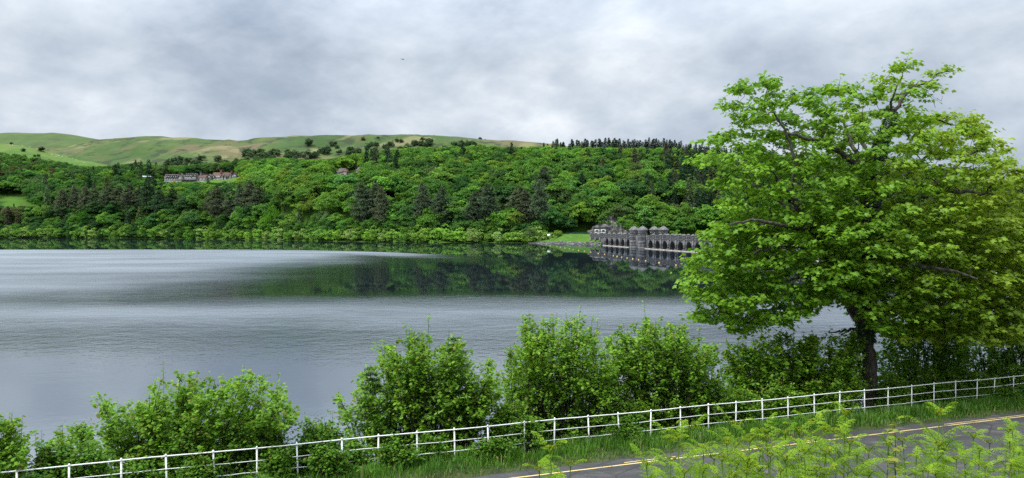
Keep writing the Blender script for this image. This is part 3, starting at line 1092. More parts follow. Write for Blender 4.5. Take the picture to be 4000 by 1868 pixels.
for (xp, ty, hpx, lab) in ((1696, 539, 11, 'lone bent tree on the moor skyline'), (1876, 549, 14, 'larger of two round trees on the skyline left of the ridge'), (1896, 553, 10, 'smaller of two round trees on the skyline left of the ridge'),
                           (1979, 560, 9, 'small bush on the skyline just left of the conifers')):
    Z = 1935.0
    g = float(moor_fun(np.array([float(xp)]), np.array([Z]))[0])
    tree_obj('skyline_tree', 'broad', ((xp - CX) / F * Z, Z, g), max(6.0, hpx / F * Z * 1.3), lab, 'tree', None, (0.045, 0.075, 0.035))
pz = np.arange(1285, 1555, 4.0)


def past_point(xp, by):
    hh = past_fun(np.full(len(pz), float(xp)), pz)
    yy = HOR - (hh - CAMZ) / pz * F
    j = int(np.argmin(np.abs(yy - by)))
    return ((xp - CX) / F * pz[j], pz[j], hh[j])


for (xp, by, h, lab) in ((166, 592, 9, 'round dark tree standing alone on the sheep pasture'), (48, 552, 5, 'low dark thorn bush high on the pasture'), (95, 593, 6, 'wide dark thorn bush left of the round pasture tree'),
                         (138, 612, 4, 'low thorn bush below the round pasture tree'), (153, 612, 4.5, 'taller low thorn bush below the round pasture tree')):
    tree_obj('pasture_bush', 'bush', past_point(xp, by), h, lab, 'bush', None, (0.035, 0.065, 0.028), wide=1.2)

# ------------------------------------------------------------------ masonry materials
def stone_mat(name, c_dark, c_mid, c_light, bw=2.2, bh=0.9, mortar=0.03, streak=True):
    m, t = new_mat(name)
    co = t.n('ShaderNodeTexCoord').outputs['Object']
    x, y, z = t.sep(co)
    uv = t.comb(t.math('ADD', x, t.math('MULTIPLY', y, 1.0)), z, 0.0)
    br = t.n('ShaderNodeTexBrick')
    t.link(uv, br.inputs['Vector'])
    br.inputs['Scale'].default_value = 1.0
    br.inputs['Brick Width'].default_value = bw
    br.inputs['Row Height'].default_value = bh
    br.inputs['Mortar Size'].default_value = mortar
    br.inputs['Color1'].default_value = (0.35, 0.35, 0.35, 1)
    br.inputs['Color2'].default_value = (0.75, 0.75, 0.75, 1)
    br.inputs['Mortar'].default_value = (0.15, 0.15, 0.15, 1)
    n1 = t.noise(co, 0.5, 6, 0.65)
    f = t.math('ADD', t.math('MULTIPLY', n1, 0.7), t.math('MULTIPLY', br.outputs['Color'], 0.3))
    if streak:
        n2 = t.noise(t.vmath('MULTIPLY', co, (0.9, 0.9, 0.10)), 1.0, 5, 0.65)
        f = t.math('ADD', t.math('MULTIPLY', f, 0.55), t.math('MULTIPLY', n2, 0.45))
    col = t.ramp(f, [(0.36, c_dark), (0.50, c_mid), (0.64, c_light)])
    bs = t.n('ShaderNodeBsdfPrincipled')
    t.link(col, bs.inputs['Base Color'])
    bs.inputs['Roughness'].default_value = 0.9
    bp = t.n('ShaderNodeBump')
    bp.inputs['Strength'].default_value = 0.8
    bp.inputs['Distance'].default_value = 0.12
    t.link(t.math('ADD', t.math('MULTIPLY', br.outputs['Color'], 0.7), t.math('MULTIPLY', t.noise(co, 3, 5, 0.6), 0.5)), bp.inputs['Height'])
    t.link(bp.outputs[0], bs.inputs['Normal'])
    finish(t, bs.outputs[0])
    return m


M['dam_stone'] = stone_mat('dam_stone', (0.018, 0.018, 0.020), (0.062, 0.062, 0.065), (0.21, 0.207, 0.20))
M['pale_stone'] = stone_mat('pale_stone', (0.17, 0.155, 0.13), (0.33, 0.30, 0.25), (0.46, 0.42, 0.35), 2.5, 1.0, 0.02, False)
M['cap_stone'] = stone_mat('cap_stone', (0.05, 0.05, 0.048), (0.12, 0.117, 0.108), (0.21, 0.205, 0.19), 0.9, 0.3, 0.02, False)
M['hollow'] = plain('shaded_vault_stone', (0.030, 0.030, 0.032), 0.9)  # vault stone: shade of the arch recess put into a darker colour
M['glass'] = plain('dark_glass', (0.02, 0.022, 0.026), 0.15)
M['hotel_stone'] = stone_mat('hotel_stone', (0.085, 0.078, 0.08), (0.15, 0.14, 0.14), (0.23, 0.215, 0.21), 0.8, 0.35, 0.02, False)
M['tile_red'] = rough_mat('red_tile', (0.065, 0.042, 0.036), (0.105, 0.062, 0.050), 0.7, 0.85, 0.3, c3=(0.125, 0.09, 0.075))
M['tile_grey'] = rough_mat('grey_tile', (0.055, 0.045, 0.04), (0.095, 0.077, 0.068), 0.7, 0.85, 0.3, c3=(0.13, 0.11, 0.095))
M['brick_red'] = rough_mat('red_brick', (0.17, 0.06, 0.045), (0.24, 0.085, 0.06), 1.5, 0.9, 0.2)
M['timber'] = plain('dark_timber', (0.035, 0.028, 0.026), 0.8)
M['cream'] = plain('cream_paint', (0.75, 0.73, 0.68), 0.6)
M['rock'] = rough_mat('grey_rock', (0.035, 0.034, 0.033), (0.10, 0.098, 0.093), 0.35, 0.95, 1.0, c3=(0.24, 0.235, 0.22), bscale=1.2)
M['terrace_grass'] = hill_mat('terrace_grass', [(0.3, (0.055, 0.13, 0.018)), (0.6, (0.085, 0.18, 0.025)), (0.8, (0.12, 0.16, 0.04))], 0.05, bump=0.3)
M['teal'] = plain('teal_paint', (0.05, 0.22, 0.22), 0.5)
M['buoy'] = plain('buoy_plastic', (0.60, 0.40, 0.10), 0.4)

# ------------------------------------------------------------------ dam
dam = ob('dam', None, None, (DAM_A[0], DAM_A[1], 0), math.atan2(DAM_U[1], DAM_U[0]))
tag(dam, 'long dark stone dam with a row of arches and pairs of domed turrets', 'dam')
L = 10.8


def arch_bay():
    mb = MB()
    x0, x1, zs, r = -L / 2, L / 2, 1.9, 3.5
    ztop, zb, back = 6.6, 0.55, 4.0
    ang = np.linspace(math.pi, 0, 17)
    arc = [(-r, zb)] + [(r * math.cos(a), zs + r * math.sin(a)) for a in ang] + [(r, zb)]
    mb.add([(x0, 0, -1), (-r, 0, -1), (-r, 0, ztop), (x0, 0, ztop)], np.array([[0, 1, 2, 3]]))
    mb.add([(r, 0, -1), (x1, 0, -1), (x1, 0, ztop), (r, 0, ztop)], np.array([[0, 1, 2, 3]]))
    mb.add([(-r, 0, -1), (r, 0, -1), (r, 0, zb), (-r, 0, zb)], np.array([[0, 1, 2, 3]]))
    for a, b in zip(arc[1:-2], arc[2:-1]):
        mb.add([(a[0], 0, a[1]), (b[0], 0, b[1]), (b[0], 0, ztop), (a[0], 0, ztop)], np.array([[0, 1, 2, 3]]))
    return mb, arc, back


bay_mb, arc, back = arch_bay()
bay_me = bay_mb.mesh('dam_bay', M['dam_stone'])
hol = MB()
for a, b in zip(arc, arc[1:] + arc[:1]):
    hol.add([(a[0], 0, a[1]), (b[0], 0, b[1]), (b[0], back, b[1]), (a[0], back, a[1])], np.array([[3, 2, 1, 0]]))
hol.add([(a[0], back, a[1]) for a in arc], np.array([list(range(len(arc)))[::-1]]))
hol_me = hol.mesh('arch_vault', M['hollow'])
ring = MB()
for k in range(11):            # voussoirs of the arch, each a proud block
    a0, a1 = math.pi * k / 11 + 0.02, math.pi * (k + 1) / 11 - 0.02
    pr = [(rr * math.cos(a), 1.9 + rr * math.sin(a)) for rr, a in ((3.5, a0), (4.25, a0), (4.25, a1), (3.5, a1))]
    ring.prism(pr, -0.14, 0.02)
ring_me = ring.mesh('arch_ring', M['dam_stone'])
pier = MB()
pier.box(-0.95, 0.95, -0.9, 0.03, -1, 1.2)
pier.box(-0.75, 0.75, -0.65, 0.02, 1.2, 6.5)
pier.box(-0.95, 0.95, -0.8, 0.4, 6.5, 8.55)
pier_me = pier.mesh('pier', M['dam_stone'])
pin = MB()
pin.lathe([(1.25, 8.55), (1.25, 8.8), (0.95, 9.05), (0.55, 9.35), (0.2, 9.5), (0.02, 9.55)], 8, (0, -0.2), math.pi / 8)
pin_me = pin.mesh('pier_cap', M['cap_stone'])
par = MB()
par.box(-L / 2 + 0.95, L / 2 - 0.95, -0.45, 0.5, 6.62, 6.95)
par.box(-L / 2 + 0.95, L / 2 - 0.95, -0.3, 0.3, 8.0, 8.35)
for k in range(11):
    xx = -L / 2 + 1.45 + k * (L - 2.9) / 10
    par.box(xx - 0.2, xx + 0.2, -0.16, 0.16, 6.95, 8.0)
    par.box(xx - 0.22, xx + 0.22, -0.5, 0.0, 6.15, 6.62)
par.box(-L / 2 + 0.95, L / 2 - 0.95, 0.12, 0.3, 6.95, 8.0)
par_me = par.mesh('parapet', M['dam_stone'])
sil = MB()
sil.box(-L / 2 + 0.5, -0.15, -2.0, -0.92, -0.6, 0.42)
sil.box(0.1, L / 2 - 0.7, -2.05, -0.92, -0.6, 0.36)
sil_me = sil.mesh('sill_stone', M['pale_stone'])

bays = [44.5 + L * k for k in range(5)] + [126.5 + L * k for k in range(22)]
for k, tc in enumerate(bays):
    b = ob('arch_bay', bay_me, dam, (tc, 0, 0))
    ob('arch_vault', hol_me, b)
    ob('arch_ring', ring_me, b)
    ob('parapet', par_me, dam, (tc, 0, 0))
    ob('sill_stone', sil_me, dam, (tc, 0, 0))
for tp in [bays[0] - L / 2 - L * q for q in (0, 1, 2, 3)] + [b + L / 2 for b in bays]:
    p_ = ob('pier', pier_me, dam, (tp, 0, 0))
    ob('pier_cap', pin_me, p_)
    p2 = ob('pier', pier_me, dam, (tp, 6.9, 0), math.pi)
    ob('pier_cap', pin_me, p2)
for tc in [bays[0] - L * q for q in (1, 2, 3)]:
    ob('parapet', par_me, dam, (tc, 0, 0))
end = MB()
end.box(27, bays[0] - L / 2, 0.02, 6.5, -2, 6.6)
end.box(7, 27, 0.02, 6.5, 4.5, 6.6)
ob('end_wall', end.mesh('end_wall', M['dam_stone']), dam)
mid = MB()
mid.box(bays[4] + L / 2, bays[5] - L / 2, -0.3, 0.4, -2, 8.3)
mid.box(bays[4] + L / 2 + 4, bays[5] - L / 2 - 3, -1.6, -0.31, -2, 7.9)
ob('gatehouse_wall', mid.mesh('gatehouse_wall', M['dam_stone']), dam)
deck = MB()
deck.box(7, bays[-1] + L, 0.55, 6.5, 6.75, 6.98)
deck.box(bays[4] + L / 2, bays[5] - L / 2, 6.52, 14, 6.7, 6.97)
ob('roadway', deck.mesh('roadway', m_tar), dam)
bk = MB()
bk.box(27, bays[-1] + L, 4.3, 6.45, -4, 6.7)
bk.box(7, bays[4] + L / 2, 6.52, 6.9, 6.3, 8.2)
bk.box(bays[5] - L / 2, bays[-1] + L, 6.52, 6.9, 6.3, 8.2)
ob('rear_parapet', bk.mesh('rear_parapet', M['dam_stone']), dam)

tw = MB()
tw.lathe([(3.2, -1), (3.2, 1.3), (2.95, 1.35), (2.95, 1.5), (3.1, 1.55), (3.1, 3.1), (2.85, 3.15), (2.85, 3.3), (3.0, 3.35), (3.0, 4.9), (2.75, 4.95), (2.75, 5.1), (2.9, 5.15), (2.9, 6.9), (3.25, 7.0), (3.25, 7.5), (2.85, 7.55), (2.85, 10.8), (3.1, 10.9), (3.3, 11.3), (3.3, 11.55)], 8, (0, 0), math.pi / 8)
tw_me = tw.mesh('turret_wall', M['dam_stone'])
rf = MB()
rf.lathe([(3.42, 11.552), (3.4, 11.8), (3.1, 12.2), (2.9, 12.22), (2.3, 12.9), (2.1, 12.92), (1.4, 13.5), (1.25, 13.52), (0.55, 13.95), (0.25, 14.25), (0.02, 14.6)], 8, (0, 0), math.pi / 8)
rf_me = rf.mesh('turret_roof', M['cap_stone'])
sl = MB()
sl.box(-0.24, 0.24, -0.06, 0.3, 8.5, 10.3)
sl_me = sl.mesh('window_slot', M['glass'])
fr_ = MB()
fr_.box(-1.15, 1.15, -0.12, 0.1, 8.15, 8.42)
fr_.box(-1.15, 1.15, -0.12, 0.1, 10.36, 10.6)
fr_me = fr_.mesh('window_surround', M['cap_stone'])
for tt, yy, nm in ((102.3, -1.5, 'far upstream turret'), (117.0, -1.5, 'near upstream turret'), (102.3, 12.3, 'far downstream turret'), (117.0, 12.3, 'near downstream turret')):
    q = ob('turret', tw_me, dam, (tt, yy, 0))
    ob('turret_roof', rf_me, q)
    for fa in (-math.pi / 2, -math.pi / 4, -3 * math.pi / 4, 0, math.pi / 2, math.pi):
        n_ = np.array((math.cos(fa), math.sin(fa)))
        e_ = np.array((-n_[1], n_[0]))
        rr = 2.85 * math.cos(math.pi / 8)
        ob('window_surround', fr_me, q, (*(n_ * rr), 0), fa + math.pi / 2)
        for s_ in (-0.7, 0, 0.7):
            pp = n_ * rr + e_ * s_
            ob('window', sl_me, q, (pp[0], pp[1], 0), fa + math.pi / 2)


def dam_pt(tt, yy, z):
    u = DAM_U
    v = np.array((-u[1], u[0]))
    q = DAM_A + u * tt + v * yy
    return (float(q[0]), float(q[1]), z)


# ------------------------------------------------------------------ grassy terrace at the dam's end, rock face, rubble
xs = np.arange(2085, 2350, 8.0)
dz = np.array([-14, -11, -7, -4, 0, 3, 6, 9, 14, 24, 34, 44.0])
hz = np.array([-3, -1.0, 0.3, 1.2, 3.0, 4.8, 6.4, 7.0, 7.2, 7.3, 7.5, 7.6])
XP, DZ = np.meshgrid(xs, dz)
fall = np.interp(XP, [2085, 2150, 2190, 2360, 2420], [0.10, 0.45, 1, 1, 1])
HH = np.interp(DZ, dz, hz)
HH = np.where(HH > 0, HH * fall, HH) + 0.35 * wob(XP, DZ * 9, 45, 6) * (HH > 0.5)
ZZ = 612 - (XP - 2085) * 0.14 - np.maximum(0, XP - 2270) * 0.42 + DZ
i = np.arange(XP.size).reshape(XP.shape)
mb = MB()
mb.add(np.stack([(XP - CX) / F * ZZ, ZZ, HH], -1).reshape(-1, 3), np.stack([i[:-1, :-1], i[:-1, 1:], i[1:, 1:], i[1:, :-1]], -1).reshape(-1, 4))
tag(ob('terrace', mb.mesh('terrace', M['terrace_grass'], True)), kind='structure')


def rock_mb(mb, c, s, n=7):
    """angular boulder: a jittered, flattened low lathe"""
    prof = [(0.55, -0.5), (0.95, -0.2), (1.0, 0.15), (0.65, 0.5), (0.2, 0.62)]
    sub = MB()
    sub.lathe(prof, n, rot=rng.uniform(0, 6))
    V = sub.V[0] * (1 + rng.normal(0, 0.14, sub.V[0].shape)) * s + c
    mb.add(V, [f for f in sub.Fc])


rb = MB()
for _ in range(420):
    xp = rng.uniform(2065, 2350)
    d = rng.uniform(-12, -2.5)
    Z = 612 - (xp - 2085) * 0.14 - max(0, xp - 2270) * 0.42 + d
    s = rng.uniform(0.5, 1.25)
    rock_mb(rb, np.array(((xp - CX) / F * Z, Z, float(np.interp(d, dz, hz)) * float(np.interp(xp, [2085, 2150, 2190], [0.25, 0.6, 1])) + 0.1)), np.array((s * 1.3, s, s * 0.7)), 6)
tag(ob('shore_rubble', rb.mesh('shore_rubble', M['rock'])), 'pale broken stones along the waterline below the grassy terrace', 'rubble', kind='stuff')

# rock face above the terrace
mb = MB()
nx, nzr = 34, 14
gx_, gz_ = np.meshgrid(np.linspace(-22, 20, nx), np.linspace(0, 1, nzr))
top = np.interp(gx_, [-22, -14, -6, 2, 9, 15, 20], [4, 10, 16.5, 18.5, 16, 13, 5])
Vx = gx_ + 1.0 * np.sin(gz_ * 9 + gx_)
Vy = 9 * gz_ ** 1.2 + 1.3 * wob(gx_ * 3, gz_ * 30, 14, 31) + 0.5 * rng.normal(size=gx_.shape)
Vz = gz_ * top + 0.6 * wob(gx_ * 2, gz_ * 20, 9, 12)
i = np.arange(gx_.size).reshape(gx_.shape)
mb.add(np.stack([Vx, Vy, Vz], -1).reshape(-1, 3), np.stack([i[:-1, :-1], i[:-1, 1:], i[1:, 1:], i[1:, :-1]], -1).reshape(-1, 4))
rk = ob('rock_face', mb.mesh('rock_face', M['rock']), None, P(2400, 930, 632))
rk.location.z = 6.0
tag(rk, 'bare grey rock face among trees behind the far end of the dam', 'rock face')

# stone valve house with two framed openings
vh = ob('valve_house', None, None, (*P(2346, 900, 604)[:2], 6.9), R(-8))
tag(vh, 'low dark stone house with two pale framed windows by the dam end', 'house')
mb = MB()
mb.box(-6.5, 6.5, 0, 6, -2, 6.0)
ob('wall', mb.mesh('valve_wall', M['dam_stone']), vh)
mb = MB()
mb.prism([(-6.9, 5.99), (6.9, 5.99), (5.6, 7.2), (-5.6, 7.2)], -0.4, 6.4)
ob('roof', mb.mesh('valve_roof', M['dam_stone']), vh)
for xx in (-2.9, 2.2):
    mb = MB()
    for (a, b, c, d) in ((-1.9, 1.9, 4.2, 4.7), (-1.9, 1.9, 2.0, 2.5), (-1.9, -1.3, 2.5, 4.2), (1.3, 1.9, 2.5, 4.2)):
        mb.box(xx + a, xx + b, -0.25, 0.1, c, d)
    w_ = ob('window', mb.mesh('valve_window', M['cream']), vh)
    mb = MB()
    mb.box(xx - 1.3, xx + 1.3, -0.05, 0.12, 2.5, 4.2)
    ob('pane', mb.mesh('valve_pane', M['glass']), w_)

# teal railing on the terrace
tr_ = ob('teal_railing', None, None, (0, 0, 0))
tag(tr_, 'thin teal railing along the back of the grassy terrace', 'railing')
pts = [P(2210 + k * 7.2, 0, 640 - k * 1.2) for k in range(14)]
for p in pts:
    mb = MB()
    mb.box(-0.06, 0.06, -0.06, 0.06, 0, 1.3)
    ob('post', mb.mesh('rail_post', M['teal']), tr_, (p[0], p[1], 7.3))
for zz in (7.9, 8.55):
    mb = MB()
    mb.tube([(p[0], p[1], zz) for p in pts], 0.05, 5)
    ob('rail', mb.mesh('rail_bar', M['teal']), tr_)
# notice board
nb_ = ob('notice_board', None, None, (*P(2144, 905, 618)[:2], 3.0))
tag(nb_, 'small white notice board on posts beside the grassy terrace', 'sign')
mb = MB()
mb.box(-1.3, 1.3, -0.05, 0.05, 2.6, 4.6)
ob('panel', mb.mesh('notice_panel', M['white_paint']), nb_)
for xx in (-0.9, 0.9):
    mb = MB()
    mb.box(xx - 0.07, xx + 0.07, 0.06, 0.18, -1, 4.4)
    ob('post', mb.mesh('notice_post', M['timber']), nb_)

# trees in front of the rock face and along the terrace
for (xp, ty, Z, by, ti, lab) in ((2432, 850, 616, 9.0, 'bright green', 'bright green tree growing against the rock face'), (2180, 900, 606, 3.0, 'yellow green', 'slender pale sapling beside the white notice board'),
                                 (2068, 890, 604, 0.5, 'olive green', 'thin olive sapling at the water beside the notice board'), (2215, 800, 660, 8.0, 'deep green', 'deep green tree behind the teal railing'),
                                 (2270, 790, 664, 9.0, 'mid green', 'mid green tree standing behind the valve house'), (2310, 800, 668, 10.0, 'bright green', 'bright green tree left of the rock face top'),
                                 (2640, 905, 470, 0.0, 'bright green', 'bright green sapling rising behind the dam towers')):
    tree_obj('tree', 'broad', (P(xp, 0, Z)[0], Z, by), (HOR - ty) / F * Z + CAMZ - by, lab, 'tree', None, BR_TINTS[ti])
for k in range(9):
    xp = 2440 + k * 34 + rng.uniform(-8, 8)
    Z = 640 + rng.uniform(-8, 12)
    tree_obj('broadleaf_tree', 'broad', (P(xp, 0, Z)[0], Z, 4.0), rng.uniform(15, 21), 'leafy tree low on the slope right behind the dam parapet', 'tree', 'trees close behind the dam', jit(BR_TINTS[['mid green', 'bright green', 'deep green'][k % 3]], 0.1), wide=1.1)

# ------------------------------------------------------------------ buoys
BUOYS = [(2104, 951), (2117, 954), (2133, 956.5), (2149, 961), (2176, 964), (2189, 967), (2207, 970), (2224, 973), (2239, 975.5), (2260, 979), (2283, 982), (2308, 986),
         (2336.5, 991), (2361.5, 995), (2396, 1000), (2411, 1003), (2429, 1006), (2450, 1009), (2472, 1012.5), (2495, 1015.5), (2522, 1020), (2575, 1027.5), (2641, 1037), (2698, 1045)]
mb = MB()
mb.lathe([(0.08, -0.42), (0.30, -0.32), (0.44, -0.05), (0.44, 0.10), (0.36, 0.30), (0.20, 0.44), (0.08, 0.48), (0.08, 0.60), (0.02, 0.62)], 10)
buoy_me = mb.mesh('buoy', M['buoy'], True)
for k, (bx, by) in enumerate(BUOYS):
    Z = CAMZ * F / (by - HOR)
    tag(ob('buoy', buoy_me, None, ((bx - CX) / F * Z, Z, 0.05), k * 1.3, 0.55 if k % 3 else 0.65), f'{ORD[k]} small orange-yellow buoy of the float line, counted from the stony shore', 'buoy', 'buoys of the float line')

# ------------------------------------------------------------------ people on the dam and a white car
def make_person(jacket, name_label, loc, rz, trousers=(0.03, 0.035, 0.05)):
    """one continuous body grown over a skeleton, coloured by height"""
    me = bpy.data.meshes.new('person')
    J = dict(pel=(0, 0, 0.95), waist=(0, 0, 1.12), chest=(0, 0.01, 1.35), neck=(0, 0, 1.5), head=(0, 0.02, 1.62), crown=(0, 0.02, 1.74),
             shl=(0.19, 0, 1.43), ell=(0.25, 0.04, 1.16), hal=(0.22, 0.12, 0.92), shr=(-0.19, 0, 1.43), elr=(-0.25, 0.04, 1.16), har=(-0.22, 0.12, 0.92),
             hil=(0.10, 0, 0.90), knl=(0.11, 0.06, 0.50), anl=(0.11, 0.0, 0.09), tol=(0.12, 0.16, 0.04), hir=(-0.10, 0, 0.90), knr=(-0.11, -0.02, 0.50), anr=(-0.11, -0.12, 0.09), tor=(-0.12, 0.04, 0.04))
    keys = list(J)
    E = [('pel', 'waist'), ('waist', 'chest'), ('chest', 'neck'), ('neck', 'head'), ('head', 'crown'), ('chest', 'shl'), ('shl', 'ell'), ('ell', 'hal'), ('chest', 'shr'), ('shr', 'elr'), ('elr', 'har'),
         ('pel', 'hil'), ('hil', 'knl'), ('knl', 'anl'), ('anl', 'tol'), ('pel', 'hir'), ('hir', 'knr'), ('knr', 'anr'), ('anr', 'tor')]
    me.from_pydata([J[k] for k in keys], [(keys.index(a), keys.index(b)) for a, b in E], [])
    o = ob('person', me, None, loc, rz)
    sk = o.modifiers.new('skin', 'SKIN')
    rad = dict(pel=.15, waist=.14, chest=.16, neck=.06, head=.10, crown=.08, shl=.075, shr=.075, ell=.055, elr=.055, hal=.04, har=.04, hil=.10, hir=.10, knl=.065, knr=.065, anl=.045, anr=.045, tol=.04, tor=.04)
    for k, sv in zip(keys, me.skin_vertices[0].data):
        sv.radius = (rad[k], rad[k])
        sv.use_root = (k == 'pel')
    o.modifiers.new('sub', 'SUBSURF').render_levels = 1
    m, t = new_mat('person_clothes')
    z = t.sep(t.n('ShaderNodeTexCoord').outputs['Object'])[2]
    col = t.ramp(t.math('DIVIDE', z, 1.8), [(0.0, (0.02, 0.02, 0.02)), (0.06, trousers), (0.5, jacket), (0.84, (0.45, 0.28, 0.2)), (0.93, (0.05, 0.035, 0.025))], 'CONSTANT')
    bs = t.n('ShaderNodeBsdfPrincipled')
    t.link(col, bs.inputs['Base Color'])
    bs.inputs['Roughness'].default_value = 0.8
    finish(t, bs.outputs[0])
    me.materials.append(m)
    return tag(o, name_label, 'person')


make_person((0.08, 0.16, 0.62), 'person in a blue jacket on the dam just right of the front turrets', dam_pt(125.0, 1.3, 7.0), 0.6)
make_person((0.06, 0.13, 0.52), 'person in a darker blue coat leaning at the dam parapet', dam_pt(127.4, 1.4, 7.0), 2.2)
make_person((0.30, 0.08, 0.10), 'person in a dull red top between the rear turrets', dam_pt(113.0, 7.4, 7.0), 1.2)

car = ob('parked_car', None, None, dam_pt(14.0, 3.4, 6.98), math.atan2(DAM_U[1], DAM_U[0]))
tag(car, 'white car parked behind the far end of the dam parapet', 'car')
mb = MB()
mb.prism([(-2.1, 0.35), (2.1, 0.35), (2.15, 0.75), (1.9, 0.92), (0.9, 0.98), (0.35, 1.5), (-1.2, 1.52), (-1.9, 1.0), (-2.15, 0.9)], -0.85, 0.85)
ob('body', mb.mesh('car_body', M['white_paint']), car)
for sy in (-0.86, 0.86):
    mb = MB()
    mb.prism([(0.75, 1.0), (0.3, 1.42), (-1.1, 1.44), (-1.6, 1.02)], min(sy, sy * 1.01), max(sy, sy * 1.01))
    ob('side_window', mb.mesh('car_window', M['glass']), car)
    for sx in (-1.35, 1.35):
        mb = MB()
        mb.lathe([(0.2, -0.11), (0.33, -0.1), (0.33, 0.1), (0.2, 0.11)], 14)
        o = ob('wheel', mb.mesh('car_wheel', M['glass']), car, (sx, sy * 0.95, 0.33))
        o.rotation_euler = (R(90), 0, 0)

# ------------------------------------------------------------------ hotel on the hillside
HZ = 1100.0
HS = HZ / F / 6.44                                  # metres for one pixel of the enlarged crop I measured in
hp = P(640 + 2 / 6.44, 0, HZ)
hotel = ob('hotel', None, None, (P(600 + 270 / 6.44, 0, HZ)[0], HZ, CAMZ + (HOR - (630 + 590 / 6.44)) / F * HZ), 0.0)
tag(hotel, 'long grey stone hotel with red tiled gables and dormers on the hillside', 'hotel')


def hx(v):
    return (v - 270) * HS


def hzv(v):
    return (590 - v) * HS


def h_block(x0, x1, eave, ridge, depth, mat_roof, y0=0.0, over=0.5, name='wall'):
    mb = MB()
    mb.box(hx(x0), hx(x1), y0, y0 + depth, -6, hzv(eave))
    wl = ob(name, mb.mesh('hotel_wall', M['hotel_stone']), hotel)
    mb = MB()
    a, b = hx(x0) - over, hx(x1) + over
    e, r_ = hzv(eave) + 0.003, hzv(ridge)
    ym = y0 + depth / 2
    V = [(a, y0 - over, e), (b, y0 - over, e), (b, ym, r_), (a, ym, r_), (a, y0 + depth + over, e), (b, y0 + depth + over, e)]
    mb.add(V, [np.array([(0, 1, 2, 3), (3, 2, 5, 4)]), np.array([(0, 3, 4), (1, 5, 2)])])
    return wl, ob('roof', mb.mesh('hotel_roof', mat_roof), hotel)


def h_gable(x0, x1, base, eave, peak, proud, mat_roof, depth=7.0, y0=0.0):
    c = (x0 + x1) / 2
    mb = MB()
    mb.prism([(hx(x0), hzv(base)), (hx(x1), hzv(base)), (hx(x1), hzv(eave)), (hx(c), hzv(peak)), (hx(x0), hzv(eave))], y0 - proud, y0 + depth)
    g = ob('gable', mb.mesh('hotel_gable', M['hotel_stone']), hotel)
    mb = MB()
    th = 0.45
    for s0 in (x0, x1):
        dx = 0.5 if s0 == x1 else -0.5
        V = [(hx(s0) + dx, y0 - proud - 0.45, hzv(eave) - 0.35), (hx(c), y0 - proud - 0.45, hzv(peak) + 0.05), (hx(c), y0 + depth, hzv(peak) + 0.05), (hx(s0) + dx, y0 + depth, hzv(eave) - 0.35)]
        V += [(q[0], q[1], q[2] + th) for q in V]
        mb.add(V, np.array([(0, 1, 2, 3), (7, 6, 5, 4), (0, 4, 5, 1), (1, 5, 6, 2), (2, 6, 7, 3), (3, 7, 4, 0)]))
    ob('gable_roof', mb.mesh('hotel_gable_roof', mat_roof), g)
    mb = MB()
    for s0 in (x0, x1):
        dx = 0.6 if s0 == x1 else -0.6
        V = [(hx(s0) + dx, y0 - proud - 0.5, hzv(eave) - 0.8), (hx(c), y0 - proud - 0.5, hzv(peak) - 0.35), (hx(c), y0 - proud - 0.5, hzv(peak) + 0.45), (hx(s0) + dx, y0 - proud - 0.5, hzv(eave) + 0.05)]
        V += [(q[0], q[1] - 0.15, q[2]) for q in V]
        mb.add(V, np.array([(0, 1, 2, 3), (7, 6, 5, 4), (0, 4, 5, 1), (1, 5, 6, 2), (2, 6, 7, 3), (3, 7, 4, 0)]))
    ob('bargeboard', mb.mesh('hotel_barge', M['timber']), g)
    return g


win_cache = {}


def h_window(x0, x1, z0, z1, y=0.0, white=True):
    key = (round(x1 - x0), round(z1 - z0), white)
    if key not in win_cache:
        ww, hh = (x1 - x0) * HS, (z0 - z1) * HS
        f_, g_ = MB(), MB()
        f_.box(0, ww, -0.16, 0.05, 0, 0.2)
        f_.box(0, ww, -0.16, 0.05, hh - 0.2, hh)
        f_.box(0, 0.2, -0.16, 0.05, 0.2, hh - 0.2)
        f_.box(ww - 0.2, ww, -0.16, 0.05, 0.2, hh - 0.2)
        f_.box(ww / 2 - 0.1, ww / 2 + 0.1, -0.14, 0.05, 0.2, hh - 0.2)
        f_.box(0.2, ww - 0.2, -0.14, 0.05, hh * 0.55, hh * 0.55 + 0.16)
        g_.box(0.2, ww - 0.2, -0.06, 0.05, 0.2, hh - 0.2)
        win_cache[key] = (f_.mesh('hotel_window', M['white_paint'] if white else M['cream']), g_.mesh('hotel_pane', M['glass']))
    a, b = win_cache[key]
    o = ob('window', a, hotel, (hx(x0), y, hzv(z0)))
    ob('pane', b, o)
    return o


h_block(275, 640, 432, 322, 12, M['tile_grey'])
for c in (345, 400, 452, 515, 570, 610):
    h_gable(c - 22, c + 22, 432, 375, 340, 0.4, M['tile_grey'], 4.5)
    h_window(c - 11, c + 11, 405, 372, -0.45)
for c in (300, 360, 420, 480, 540, 600):
    h_window(c - 14, c + 14, 480, 440, -0.02)
    h_window(c - 16, c + 16, 545, 505, -0.02)
h_gable(632, 765, 590, 405, 318, 1.2, M['tile_grey'], 9)
for c in (662, 692):
    h_window(c - 11, c + 11, 465, 420, -1.25)
h_window(664, 690, 385, 355, -1.25)
h_window(655, 715, 550, 505, -1.25)
h_block(770, 1072, 392, 305, 12, M['tile_grey'])
for c in (832, 880, 930, 972, 1050):
    h_gable(c - 24, c + 24, 392, 345, 312, 0.4, M['tile_grey'], 4.5)
    h_window(c - 12, c + 12, 382, 345, -0.45)
for c in (795, 826, 892, 926, 1005, 1042):
    h_window(c - 16, c + 16, 458, 408, -0.02)
for c in (790, 840, 890, 940, 995, 1045):
    h_window(c - 17, c + 17, 545, 490, -0.02)
mb = MB()
